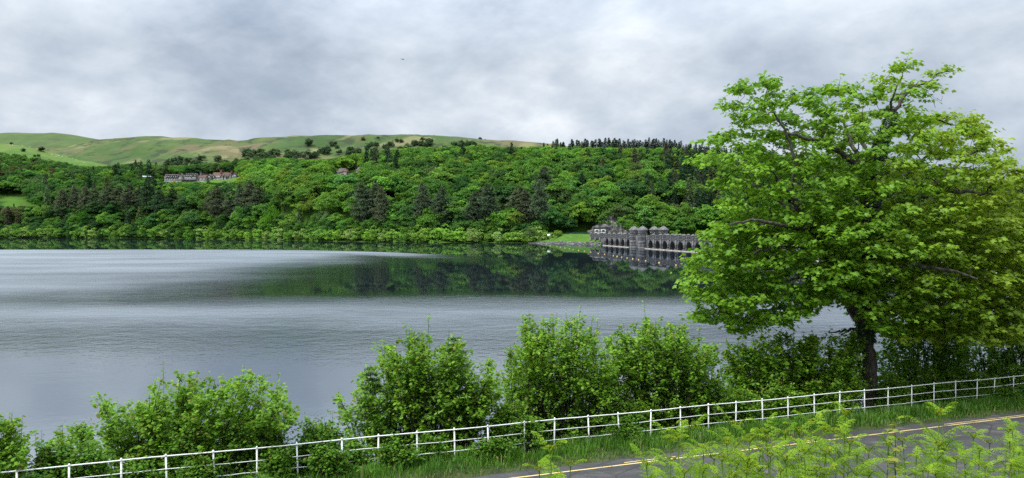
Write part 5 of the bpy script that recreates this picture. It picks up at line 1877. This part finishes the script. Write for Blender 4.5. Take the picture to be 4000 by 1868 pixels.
# ------------------------------------------------------------------ shrubs: many stems, leafy shoots
def shrub(name, poly, Y0, label, cat='shrub', mat='hazel', nstem=60, ntw=14, nlf=11, size=0.108, thick=1.7, base_px=None, tmpl=LEAF_HAZ, tone=0.5, upright=0.35, group=None):
    poly = np.asarray(poly, float)
    cxp = (poly[:, 0].min() + poly[:, 0].max()) / 2 if base_px is None else base_px
    X0 = (cxp - CX) / F * Y0
    z0 = float(bank_z(np.array(X0), np.array(Y0)))
    org = np.array((X0, Y0, z0))
    root = ob(name, None, None, tuple(org))
    tag(root, label, cat, group)
    st, fo = MB(), MB()
    tg = sample_poly(poly, nstem * 2)
    # more of the targets near the outline's rim and top
    ymid = np.median(tg[:, 1])
    tg = np.concatenate([tg[:nstem], [(x, y) for x, y in tg[nstem:] if y < ymid + 40]])
    ytop = poly[:, 1].min()
    wx_ = (poly[:, 0].max() - poly[:, 0].min()) / F * Y0
    PP, NN, TT_, SS, CC = [], [], [], [], []
    for (x, y) in tg:
        hw = max(20.0, chord(poly, x, y))
        dpt = thick * min(1.0, hw / F * Y0 / 1.6) * rng.uniform(-1, 1)
        tip = P(x, y, Y0 + dpt)
        shoot = y < ytop + 110 and rng.uniform() < 0.22 and cat in ('shrub', 'sapling')
        fx = (x - cxp) / F * Y0
        root_p = np.array((X0 + fx * 0.55 + rng.normal(0, 0.25), Y0 + dpt * 0.4 + rng.normal(0, 0.2), 0))
        root_p[2] = float(bank_z(root_p[0], root_p[1])) - 0.1
        q = np.linspace(0, 1, 6)[:, None]
        bow = np.array((0, 0, 1)) * np.sin(q * math.pi) * 0.10 * np.linalg.norm(tip - root_p)
        path = root_p * (1 - q) + tip * q + bow + rng.normal(0, 0.04, (6, 3)) * (q > 0) * (q < 1)
        st.tube(path - org, np.linspace(0.022, 0.005, 6), 4, cap=False)
        Ls = np.linalg.norm(tip - root_p)
        out = unit((tip - root_p)[None])[0]
        br = np.clip(rng.normal(tone, 0.16), 0, 1)
        if shoot:
            ext = tip + (out * 0.5 + np.array((0, 0, 0.6))) * rng.uniform(0.35, 0.75)
            st.tube(np.array([tip, (tip + ext) / 2, ext]) - org, [0.007, 0.005, 0.003], 4, cap=False)
            n = int(rng.integers(9, 16))
            s_ = rng.uniform(0.0, 1.04, n)
            PP.append(tip + (ext - tip) * s_[:, None] + rng.normal(0, 0.035, (n, 3)))
            sd_ = rdir(n)
            NN.append(np.array((0, 0, 0.8)) + sd_ * 0.6)
            TT_.append(sd_ * np.array((1, 1, 0.4)) + np.array((0, 0, 0.1)))
            SS.append(size * rng.uniform(0.5, 1.0, n))
            CC.append(np.stack([np.clip(br + 0.2 + rng.normal(0, 0.1, n), 0, 1), np.where(rng.uniform(size=n) < 0.2, 0.6, 0), np.zeros(n)], 1))
        lo_q = max(0.25, 1 - 1.9 / Ls)
        for b in range(ntw):
            f0 = rng.uniform(lo_q, 1.0) if b % 4 else rng.uniform(0.12, 1.0)
            p0 = np.array([np.interp(f0, q[:, 0], path[:, a_]) for a_ in range(3)])
            dv = unit((rdir(1)[0] * np.array((1, 1, 0.6)) + out * 0.5 + np.array((0, 0, upright)))[None])[0]
            Lt = rng.uniform(0.22, 0.55) * (0.75 if f0 > 0.93 else 1.0)
            p1 = p0 + dv * Lt
            if b % 3 == 0:
                st.tube(np.array([p0, (p0 + p1) / 2, p1]) - org, [0.006, 0.005, 0.003], 3, cap=False)
            n = nlf + int(rng.integers(-2, 3))
            s_ = rng.uniform(0.1, 1.05, n)
            pp = p0 + dv * Lt * s_[:, None] + rng.normal(0, 0.045, (n, 3))
            sd_ = rdir(n) * np.array((1, 1, 0.35))
            T = sd_ + dv * 0.4 + np.array((0, 0, -0.25))
            N = np.array((0, 0, 0.9)) + sd_ * 0.45 + rng.normal(0, 0.34, (n, 3))
            PP.append(pp); NN.append(N); TT_.append(T); SS.append(size * rng.uniform(0.6, 1.25, n))
            tn = np.clip(br + rng.normal(0, 0.17, n) + (0.12 if f0 > 0.9 else 0), 0, 1)
            ac = np.where(rng.uniform(size=n) < (0.12 if f0 > 0.9 else 0.02), rng.uniform(0.3, 0.9, n), 0)
            CC.append(np.stack([tn, ac, tn * 0], 1))
    # a few shoots that stick out of the outline, as hazel does
    scatter(fo, tmpl, np.concatenate(PP) - org, np.concatenate(NN), np.concatenate(TT_), np.concatenate(SS), np.concatenate(CC))
    ob('stems', st.mesh(name + '_stems', M['twig']), root)
    ob('foliage', fo.mesh(name + '_foliage', M[mat]), root)
    return root


def fy(x, s):
    """depth at which column x lies s metres behind the railing"""
    xn = (x - CX) / F
    return (FEN_A + s * math.sqrt(1 + FEN_B ** 2)) / (1 - FEN_B * xn)


shrub('hazel_shrub', [(-260, 1700), (-120, 1620), (0, 1640), (38, 1638), (62, 1680), (95, 1725), (70, 1830), (-60, 1900), (-260, 1900)], fy(-60, 1.6), 'hazel shrub cut off by the left edge behind the railing', nstem=45)
shrub('hazel_shrub', [(110, 1672), (200, 1690), (350, 1672), (420, 1640), (380, 1592), (390, 1553), (445, 1550), (500, 1575), (560, 1530), (600, 1490), (660, 1475), (690, 1462), (725, 1441), (755, 1455), (800, 1465), (870, 1495), (900, 1512),
                      (930, 1490), (980, 1450), (1005, 1480), (1042, 1438), (1035, 1480), (1095, 1510), (1130, 1560), (1165, 1580), (1160, 1650), (1140, 1710), (1100, 1745), (600, 1810), (450, 1810), (300, 1790), (170, 1740)],
      fy(700, 2.4), 'wide low hazel shrub standing alone in front of open water', nstem=125, ntw=13)
shrub('hazel_shrub', [(1305, 1590), (1345, 1500), (1400, 1465), (1440, 1400), (1460, 1355), (1525, 1335), (1590, 1290), (1600, 1282), (1620, 1320), (1660, 1295), (1668, 1272), (1685, 1290), (1720, 1300), (1770, 1335), (1800, 1345), (1865, 1345),
                      (1885, 1372), (1905, 1405), (1940, 1430), (1955, 1500), (1940, 1620), (1900, 1700), (1340, 1730), (1315, 1650)], fy(1620, 2.6), 'tall hazel shrub with spiky shoots left of the middle gap', nstem=130, ntw=13)
shrub('hazel_shrub', [(1945, 1420), (1975, 1340), (2000, 1350), (2040, 1350), (2045, 1240), (2062, 1234), (2110, 1270), (2145, 1240), (2180, 1255), (2230, 1235), (2290, 1245), (2320, 1270), (2370, 1285), (2400, 1295), (2430, 1400), (2430, 1650), (2200, 1700), (1960, 1690), (1925, 1520)],
      fy(2180, 2.4), 'tallest bright hazel shrub in the middle overhanging the railing', nstem=135, ntw=13, tone=0.6)
shrub('hazel_shrub', [(2370, 1330), (2400, 1287), (2440, 1300), (2460, 1270), (2500, 1265), (2542, 1234), (2560, 1250), (2590, 1280), (2650, 1250), (2668, 1270), (2700, 1290), (2695, 1330), (2760, 1310), (2775, 1340), (2812, 1350), (2820, 1420), (2840, 1640), (2400, 1670)],
      fy(2590, 2.3), 'dense hazel shrub just left of the sycamore crown', nstem=125, ntw=13)
shrub('maple_shrub', [(2790, 1380), (2850, 1342), (2920, 1348), (2990, 1312), (3080, 1292), (3160, 1292), (3240, 1305), (3330, 1300), (3390, 1330), (3395, 1590), (3100, 1620), (2800, 1640)], fy(3080, 3.0), 'shady leafy shrub under the left side of the sycamore', nstem=135, ntw=14, tone=0.62, size=0.125)
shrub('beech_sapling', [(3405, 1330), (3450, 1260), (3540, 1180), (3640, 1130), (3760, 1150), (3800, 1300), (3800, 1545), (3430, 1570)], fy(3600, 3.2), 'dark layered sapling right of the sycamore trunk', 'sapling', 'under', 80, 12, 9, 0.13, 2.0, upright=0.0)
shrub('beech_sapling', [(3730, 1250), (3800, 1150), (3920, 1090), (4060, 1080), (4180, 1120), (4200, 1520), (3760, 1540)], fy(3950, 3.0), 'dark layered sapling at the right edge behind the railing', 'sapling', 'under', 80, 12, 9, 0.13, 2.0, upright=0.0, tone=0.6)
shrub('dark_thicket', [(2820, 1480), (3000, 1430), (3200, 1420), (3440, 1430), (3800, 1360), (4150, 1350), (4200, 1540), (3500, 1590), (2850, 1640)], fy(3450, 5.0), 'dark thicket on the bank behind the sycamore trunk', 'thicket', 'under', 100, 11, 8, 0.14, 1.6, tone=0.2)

# yellow-green young sycamore reaching in from the right edge
shrub('young_sycamore', [(3760, 960), (3800, 880), (3860, 830), (3960, 810), (4080, 780), (4200, 800), (4240, 1000), (4200, 1200), (4000, 1120), (3860, 1060), (3780, 1040)], 36.5, 'young sycamore with yellowish leaves at the right edge', 'tree', 'syc',
      46, 8, 8, 0.19, 1.8, base_px=4330, tmpl=LEAF_SYC, tone=0.75)

# ------------------------------------------------------------------ young spruces with fresh tips among the shrubs
def young_spruce(xp, top, Y0, w_, label):
    X0 = (xp - CX) / F * Y0
    z0 = float(bank_z(np.array(X0), np.array(Y0)))
    h = CAMZ + (HOR - top) / F * Y0 - z0
    root = ob('young_spruce', None, None, (X0, Y0, z0))
    tag(root, label, 'tree')
    mb, tr = MB(), MB()
    tr.tube([(0, 0, -0.2), (0.02, 0, h * 0.5), (0, 0, h)], [0.06, 0.035, 0.006], 6)
    for k in range(13):
        z = h * (0.35 + 0.64 * k / 12)
        r = w_ * (1 - k / 12.6) ** 0.8 + 0.10
        for b in range(7):
            a = rng.uniform(0, 6.28)
            L_ = r * rng.uniform(0.8, 1.15)
            n = int(24 + 46 * L_)
            s_ = rng.uniform(0.05, 1, n)
            sidew = rng.normal(0, 0.10 * (1.1 - s_) + 0.02, n)
            pos = np.stack([np.cos(a) * L_ * s_ - np.sin(a) * sidew, np.sin(a) * L_ * s_ + np.cos(a) * sidew, z + 0.1 * L_ * s_ + rng.normal(0, 0.015, n)], 1)
            T = np.stack([np.cos(a) + rng.normal(0, 0.7, n), np.sin(a) + rng.normal(0, 0.7, n), rng.normal(0, 0.3, n)], 1)
            tip = np.clip((s_ - 0.72) * 4, 0, 1)
            col = np.stack([rng.uniform(0.2, 1, n), tip, tip * 0], 1)
            scatter(mb, NEEDLE, pos, rdir(n) + np.array((0, 0, 0.8)), T, rng.uniform(0.07, 0.12, n) * (1 + tip * 0.5), col)
    ob('trunk', tr.mesh('young_spruce_trunk', M['twig']), root)
    ob('needles', mb.mesh('young_spruce_needles', M['needle']), root)


young_spruce(1772, 1322, fy(1772, 1.2), 1.15, 'young spruce with pale tips at the top right of the tall left hazel')
young_spruce(1445, 1440, fy(1445, 2.6), 0.8, 'young spruce with pale tips at the left flank of the tall left hazel')

# ------------------------------------------------------------------ brambles against the railing
BR = [((30, 200), 1760, 1868, 0.2), ((440, 620), 1740, 1850, 0.25), ((700, 840), 1735, 1840, 0.2), ((1020, 1130), 1680, 1800, 0.0), ((1150, 1300), 1650, 1760, 0.5), ((1210, 1345), 1700, 1790, -0.25), ((1470, 1600), 1700, 1780, -0.15),
      ((1640, 1730), 1690, 1770, 0.4), ((1870, 1990), 1715, 1790, -0.35), ((2000, 2130), 1620, 1700, 0.15), ((2380, 2480), 1640, 1700, 0.1), ((3680, 3900), 1500, 1580, 0.4), ((3860, 4060), 1500, 1580, -0.3), ((1330, 1420), 1700, 1780, 0.3), ((880, 1010), 1660, 1760, 0.6), ((640, 760), 1690, 1790, 0.7), ((250, 420), 1740, 1850, 0.5)]
for k, ((a, b), y0, y1, s_) in enumerate(BR):
    c = (a + b) / 2
    if s_ < 0.45 and not 1990 < a < 2010:
        y0 = max(y0, np.interp(c, [57, 1334, 2543, 3965], [1843, 1715, 1607, 1473]) + 22)
        y1 = max(y1, y0 + 70)
    shrub('bramble', [(a, y1), (a + 8, (y0 + y1) / 2), (c - 20, y0), (c + 25, y0 + 8), (b - 5, (y0 + y1) / 2), (b, y1)], fy(c, s_), f'low bramble clump at the railing, {ORD[sorted(range(len(BR)), key=lambda q: BR[q][0][0]).index(k)]} from the left', 'bramble', 'bramble', 16, 8, 8, 0.085, 0.45, tone=0.5, upright=0.2,
          group='bramble clumps along the railing')

# ------------------------------------------------------------------ grass of the verge
n = 62000
gxv = rng.uniform(-17, 31, n)
rd = rng.beta(1.3, 1.3, n) * 3.4 - 0.06
gyv = ROAD_A + ROAD_B * gxv + rd * math.sqrt(1 + ROAD_B ** 2)
clump = np.clip(0.75 + 0.4 * wob(gxv, gyv, 2.2, 40) + 0.25 * wob(gxv, gyv, 0.7, 41), 0.25, 1.4)
edge = np.clip((rd + 0.1) / 0.7, 0.22, 1)
hgt_ = 0.42 * clump * edge * rng.uniform(0.55, 1.25, n)
gp = np.stack([gxv, gyv, bank_z(gxv, gyv) - 0.02], 1)
a = rng.uniform(0, 6.28, n)
lean = np.stack([np.cos(a), np.sin(a), np.zeros(n)], 1) * (hgt_ * rng.uniform(0.1, 0.6, n))[:, None]
sidev = np.stack([-np.sin(a), np.cos(a), np.zeros(n)], 1) * 0.012
v0, v1 = gp - sidev, gp + sidev
vm = gp + lean * 0.35 + np.array((0, 0, 1)) * (hgt_ * 0.6)[:, None]
vt = gp + lean + np.array((0, 0, 1)) * hgt_[:, None]
V = np.stack([v0, v1, vm + sidev * 0.8, vm - sidev * 0.8, vt], 1).reshape(-1, 3)
i = np.arange(n)[:, None] * 5
tone = np.clip(0.45 + 0.25 * wob(gxv, gyv, 3.0, 44) + rng.normal(0, 0.2, n), 0, 1)
acc = np.where(rng.uniform(size=n) < 0.05 + 0.22 * (rd < 0.35), rng.uniform(0.3, 0.9, n), 0)
mb = MB()
mb.add(V, [np.concatenate([i, i + 1, i + 2, i + 3], 1), np.concatenate([i + 3, i + 2, i + 4], 1)], np.repeat(np.stack([tone, acc, tone * 0], 1), 5, axis=0))
tag(ob('verge_grass', mb.mesh('verge_grass', M['grass'])), 'long rough grass on the verge between road and railing', 'grass', kind='stuff')

# ------------------------------------------------------------------ bracken
def frond(mb, o, d, L_, curl, lean_up, npair=13, g_tip=0.5, droop=0.5):
    """one bipinnate frond from o along horizontal direction d"""
    side = np.array((-d[1], d[0], 0.0))
    ftone = rng.normal(0, 0.2)
    q = np.linspace(0, 1, npair + 3)
    path = o + d * (L_ * (q - 0.10 * q ** 3))[:, None] + np.array((0, 0, 1)) * (L_ * (lean_up * q - droop * q ** 2))[:, None]
    mb.tube(path, np.linspace(0.007, 0.002, len(q)), 3, (0.35, 0.1, 0), cap=False)
    PP, NN, TT_, SS, CC = [], [], [], [], []
    for k in range(1, npair + 2):
        f_ = k / (npair + 2)
        pl = L_ * 0.30 * (1 - f_) ** 0.85 * (0.8 + 0.2 * min(1, f_ * 5)) + 0.012
        tan = unit((path[min(k + 1, len(path) - 1)] - path[k - 1])[None])[0]
        up = np.cross(side, tan)
        up = up if up[2] > 0 else -up
        for s_ in (-1, 1):
            pd = unit((side * s_ + tan * 0.45 - up * 0.10)[None])[0]
            m = max(4, int(pl / 0.017))
            u = (np.arange(m) + 0.5) / m
            pos = path[k] + pd * (pl * u)[:, None] - up * (0.18 * pl * u ** 2)[:, None]
            sl_ = 0.021 * (1 - u) ** 0.5 + 0.006
            for s2 in (-1, 1):
                tdir = np.cross(up, pd) * s2 + pd * 0.45
                PP.append(pos); TT_.append(np.tile(tdir, (m, 1)) + rng.normal(0, 0.1, (m, 3))); NN.append(np.tile(up, (m, 1)) + rng.normal(0, 0.22, (m, 3)))
                SS.append(sl_ * rng.uniform(0.85, 1.2, m))
                tn = np.clip(rng.normal(0.45, 0.16, m) + ftone + 0.15 * f_, 0, 1)
                ac = np.clip((f_ - 0.78) * 3.0, 0, 1) * g_tip * (rng.uniform(size=m) < 0.6)
                CC.append(np.stack([tn, ac, tn * 0], 1))
    scatter(mb, KITE, np.concatenate(PP), np.concatenate(NN), np.concatenate(TT_), np.concatenate(SS), np.concatenate(CC))


def bracken_proto(seed, h, tall_bare, npf):
    r = np.random.default_rng(seed)
    st = MB()
    bend = r.uniform(-0.08, 0.08, 2)
    q = np.linspace(0, 1, 7)
    path = np.stack([bend[0] * q ** 2 * h, bend[1] * q ** 2 * h, -0.3 + (h + 0.3) * q], 1)
    st.tube(path, np.linspace(0.011, 0.007, 7), 6)
    fronds = []
    a0 = r.uniform(0, 6.28)
    for k in range(npf):
        f_ = tall_bare + (0.98 - tall_bare) * k / max(1, npf - 1)
        p = np.array([np.interp(f_, q, path[:, a_]) for a_ in range(3)])
        Lf = 0.72 * h * (1 - 0.50 * (k / max(1, npf - 1)) ** 1.2) * r.uniform(0.85, 1.1)
        for s_ in (0, math.pi):
            a = a0 + s_ + k * 0.5 + r.uniform(-0.25, 0.25)
            mb = MB()
            frond(mb, p, np.array((math.cos(a), math.sin(a), 0.0)), Lf * r.uniform(0.85, 1.1), 0, r.uniform(0.65, 1.05) + 0.25 * f_, npair=max(5, int(Lf / 0.058)), g_tip=0.75, droop=r.uniform(0.55, 0.9))
            fronds.append(mb.mesh('bracken_frond', M['fern']))
    # crozier at the top
    cz_ = MB()
    tq = np.linspace(0, 1, 9)
    top = path[-1]
    a = a0 + 1.0
    cp = np.stack([top[0] + np.cos(a) * 0.06 * np.sin(tq * 4.2) * (1 - .4 * tq), top[1] + np.sin(a) * 0.06 * np.sin(tq * 4.2) * (1 - .4 * tq), top[2] + 0.09 * tq - 0.06 * tq ** 3], 1)
    cz_.tube(cp, np.linspace(0.006, 0.003, 9), 5, (0.4, 0.3, 0))
    for k in range(2, 9):
        scatter(cz_, KITE, np.tile(cp[k], (8, 1)), rdir(8), rdir(8), np.full(8, 0.022), np.stack([np.full(8, 0.5), np.full(8, 0.35), np.zeros(8)], 1))
    return st.mesh('bracken_stem', M['stalk']), fronds, cz_.mesh('bracken_crozier', M['fern'])


FERNS = [bracken_proto(100 + k, 1.0, tb, nf) for k, (tb, nf) in enumerate(((0.50, 3), (0.45, 3), (0.55, 3), (0.66, 2), (0.48, 4), (0.58, 3)))]
FERN_TOPS = [(2165, 1765, 11.6), (2120, 1838, 11.4), (2215, 1822, 11.8), (2625, 1730, 12.2), (2545, 1820, 11.5), (2690, 1655, 13.2), (2655, 1718, 12.5), (2605, 1800, 11.9), (2740, 1760, 11.8), (2730, 1830, 11.2), (2790, 1790, 11.6), (2885, 1665, 12.6), (2860, 1740, 12.0), (2840, 1800, 11.3),
             (2915, 1720, 11.8), (2960, 1755, 12.2), (2940, 1810, 11.2), (2985, 1700, 12.9), (3020, 1720, 12.0), (3010, 1790, 11.2), (3055, 1760, 12.4), (3085, 1700, 11.8), (3090, 1800, 11.0), (3120, 1740, 12.6), (3150, 1690, 12.0), (3178, 1655, 12.5), (3160, 1780, 11.2),
             (3205, 1720, 12.6), (3225, 1690, 13.2), (3235, 1770, 11.5), (3301, 1618, 12.6), (3270, 1700, 12.2), (3310, 1740, 11.6), (3290, 1800, 11.0), (3350, 1790, 11.6), (3400, 1760, 12.6), (3440, 1775, 12.0), (3470, 1740, 12.8), (3555, 1728, 12.4), (3520, 1800, 11.4),
             (3580, 1790, 12.0), (3625, 1760, 12.6), (3662, 1625, 12.4), (3690, 1615, 12.8), (3655, 1740, 11.8), (3700, 1760, 12.4), (3740, 1800, 11.6), (3800, 1715, 13.0), (3830, 1760, 12.6), (3865, 1730, 13.2), (3790, 1820, 11.6), (3900, 1790, 12.4), (3930, 1690, 13.4), (3960, 1740, 13.0),
             (3975, 1680, 13.6), (3990, 1780, 12.6), (3950, 1820, 11.8), (4025, 1720, 13.4), (4050, 1780, 12.8), (3860, 1830, 11.6), (3420, 1830, 11.2), (2900, 1850, 10.8), (3060, 1850, 10.8), (2780, 1850, 10.9), (3200, 1845, 10.9), (2660, 1850, 11.2), (4080, 1700, 13.8), (3620, 1840, 11.2)]


def fern_zone(x, top):
    z = 'at the lower right corner' if x > 3760 else ('before the bend of the yellow line' if x > 3480 else ('below the sycamore trunk' if x > 3240 else ('in the thick middle clump' if x > 2820 else ('at the left end of the clump' if x > 2400 else 'standing apart over the road edge'))))
    s = 'tall' if top < 1680 else ('mid-height' if top < 1770 else 'low')
    return f'{s} bright bracken fern with curled tips {z}'


FERN_TOPS = [f for k, f in enumerate(FERN_TOPS) if f[1] < 1770 or k % 3]
for k, (x, top, Y) in enumerate(FERN_TOPS):
    X = (x - CX) / F * Y
    g = float(bank_z(np.array(X), np.array(Y)))
    h = CAMZ + (HOR - top) / F * Y - g
    h = min(max(h, 0.45), 1.9)
    st_me, fr_me_, cz_me = FERNS[k % len(FERNS)]
    root = ob('bracken_fern', None, None, (X, Y, g), float(rng.uniform(0, 6.28)), (max(0.75, min(1.15, h)),) * 2 + (h,))
    ob('stem', st_me, root)
    for fm in fr_me_:
        ob('frond', fm, root)
    ob('crozier', cz_me, root)
    zl = fern_zone(x, top)
    rank = sorted(q[0] for q in FERN_TOPS if fern_zone(q[0], q[1]) == zl).index(x)
    tag(root, f'{ORD[rank]} {zl}, counted from the left'.replace('bright bracken fern with curled tips', 'bright bracken'), 'fern', zl.replace('fern', 'ferns'))
# darker low fern cover on the bank under them, and ferns in the verge
VF = [(1000, 1760), (1085, 1790), (1240, 1770), (1500, 1790), (1590, 1770), (1790, 1720), (1840, 1715), (1430, 1740), (1130, 1800), (3150, 1600), (3060, 1620), (3820, 1540), (3930, 1560), (3990, 1530), (560, 1790), (640, 1830), (760, 1800), (860, 1790), (2960, 1640), (1900, 1740), (330, 1850), (470, 1830)]
vff = []
for k in range(3):
    mb = MB()
    for b in range(6):
        a = b * 1.05 + rng.uniform(0, 0.4)
        frond(mb, np.zeros(3), np.array((math.cos(a), math.sin(a), 0.0)), 0.6, 0, rng.uniform(0.7, 1.1), npair=12, g_tip=0.1, droop=0.75)
    vff.append(mb.mesh('verge_fern_fronds', M['verge_fern']))
for k, (x, yb) in enumerate(VF):
    s_ = rng.uniform(-0.45, 0.35)
    Y = fy(x, s_)
    X = (x - CX) / F * Y
    sc = float(rng.uniform(0.8, 1.25))
    o = ob('verge_fern', vff[k % 3], None, (X, Y, float(bank_z(np.array(X), np.array(Y))) + 0.05), float(rng.uniform(0, 6)), sc)
    tag(o, f'green fern rooted by the railing, {ORD[sorted(q[0] for q in VF).index(x)]} from the left', 'fern', 'ferns along the railing')
# sapling among the bracken, dead stalks
for (x, top, Y, lab) in ((3502, 1662, 12.2, 'reddish sycamore seedling among the bracken below the yellow line'), (3500, 1770, 11.6, 'lower green sycamore seedling among the bracken')):
    X = (x - CX) / F * Y
    g = float(bank_z(np.array(X), np.array(Y)))
    h = CAMZ + (HOR - top) / F * Y - g
    root = ob('seedling', None, None, (X, Y, g))
    tag(root, lab, 'seedling')
    mb = MB()
    mb.tube([(0, 0, -0.1), (0.02, 0, h * 0.6), (0, 0.01, h)], [0.008, 0.006, 0.003], 5)
    ob('stem', mb.mesh('seedling_stem', M['twig']), root)
    n = 14
    zz = rng.uniform(0.55, 1.0, n) * h
    a = rng.uniform(0, 6.28, n)
    T = np.stack([np.cos(a), np.sin(a), np.full(n, -0.25)], 1)
    mb = MB()
    scatter(mb, LEAF_SYC, np.stack([np.cos(a) * 0.04, np.sin(a) * 0.04, zz], 1), np.stack([np.cos(a) * .3, np.sin(a) * .3, np.ones(n)], 1), T, rng.uniform(0.09, 0.15, n), np.stack([rng.uniform(0.4, 1, n), rng.uniform(0.1, 0.7, n), np.zeros(n)], 1))
    ob('leaves', mb.mesh('seedling_leaves', M['hazel']), root)
# fallen brown bracken and low growth on the bank top
n = 5000
gxv = rng.uniform(0, 14, n)
gyv = rng.uniform(9.4, 15.0, n) + gxv * 0.12
ok = (ROAD_A + ROAD_B * gxv - gyv) / math.sqrt(1 + ROAD_B ** 2) > 6.3
gxv, gyv = gxv[ok], gyv[ok]
n = len(gxv)
mb = MB()
tn = rng.uniform(0.1, 0.9, n)
scatter(mb, KITE, np.stack([gxv, gyv, bank_z(gxv, gyv) + rng.uniform(0, 0.22, n)], 1), rdir(n) + np.array((0, 0, 1.0)), rdir(n) + np.array((0, 0, 0.5)), rng.uniform(0.03, 0.07, n), np.stack([tn, np.where(rng.uniform(size=n) < 0.35, 0.9, 0.0), tn * 0], 1))
tag(ob('bank_undergrowth', mb.mesh('bank_undergrowth', M['bramble'])), 'low green and brown undergrowth beneath the bracken on the near bank', 'undergrowth', kind='stuff')
# ------------------------------------------------------------------ low growth filling the bank just behind the railing
LG = [(120, 330, 1745), (900, 1180, 1700), (1180, 1340, 1650), (1880, 2060, 1560), (2350, 2520, 1560), (2670, 2840, 1450), (2780, 2960, 1500), (2950, 3150, 1490), (3140, 3330, 1490), (3420, 3560, 1470), (3540, 3720, 1440), (3700, 3900, 1430), (3880, 4080, 1420)]
for k, (a, b, top) in enumerate(LG):
    c = (a + b) / 2
    bot = top + 150
    shrub('low_shrub', [(a, bot), (a + 5, top + 60), (c - (b - a) * 0.22, top + 12), (c, top), (c + (b - a) * 0.25, top + 18), (b - 5, top + 65), (b, bot)], fy(c, 1.3), f'low leafy growth filling the bank behind the railing, {ORD[k]} patch from the left', 'shrub', 'bramble' if k < 3 else 'hazel', 34, 10, 9, 0.10, 0.9,
          tone=0.42, group='low growth behind the railing')

# ------------------------------------------------------------------ small families of look-alikes: say which one
fam = {}
for o in scene.objects:
    if o.parent is None and o.get('label') and o.get('group'):
        fam.setdefault(o['label'], []).append(o)
for lab, os_ in fam.items():
    if 1 < len(os_) <= 12 and len(lab.split()) <= 12:
        for k, o in enumerate(sorted(os_, key=lambda q: q.location.x / max(1.0, q.location.y))):
            o['label'] = f'{lab}, {ORD[k]} from the left'
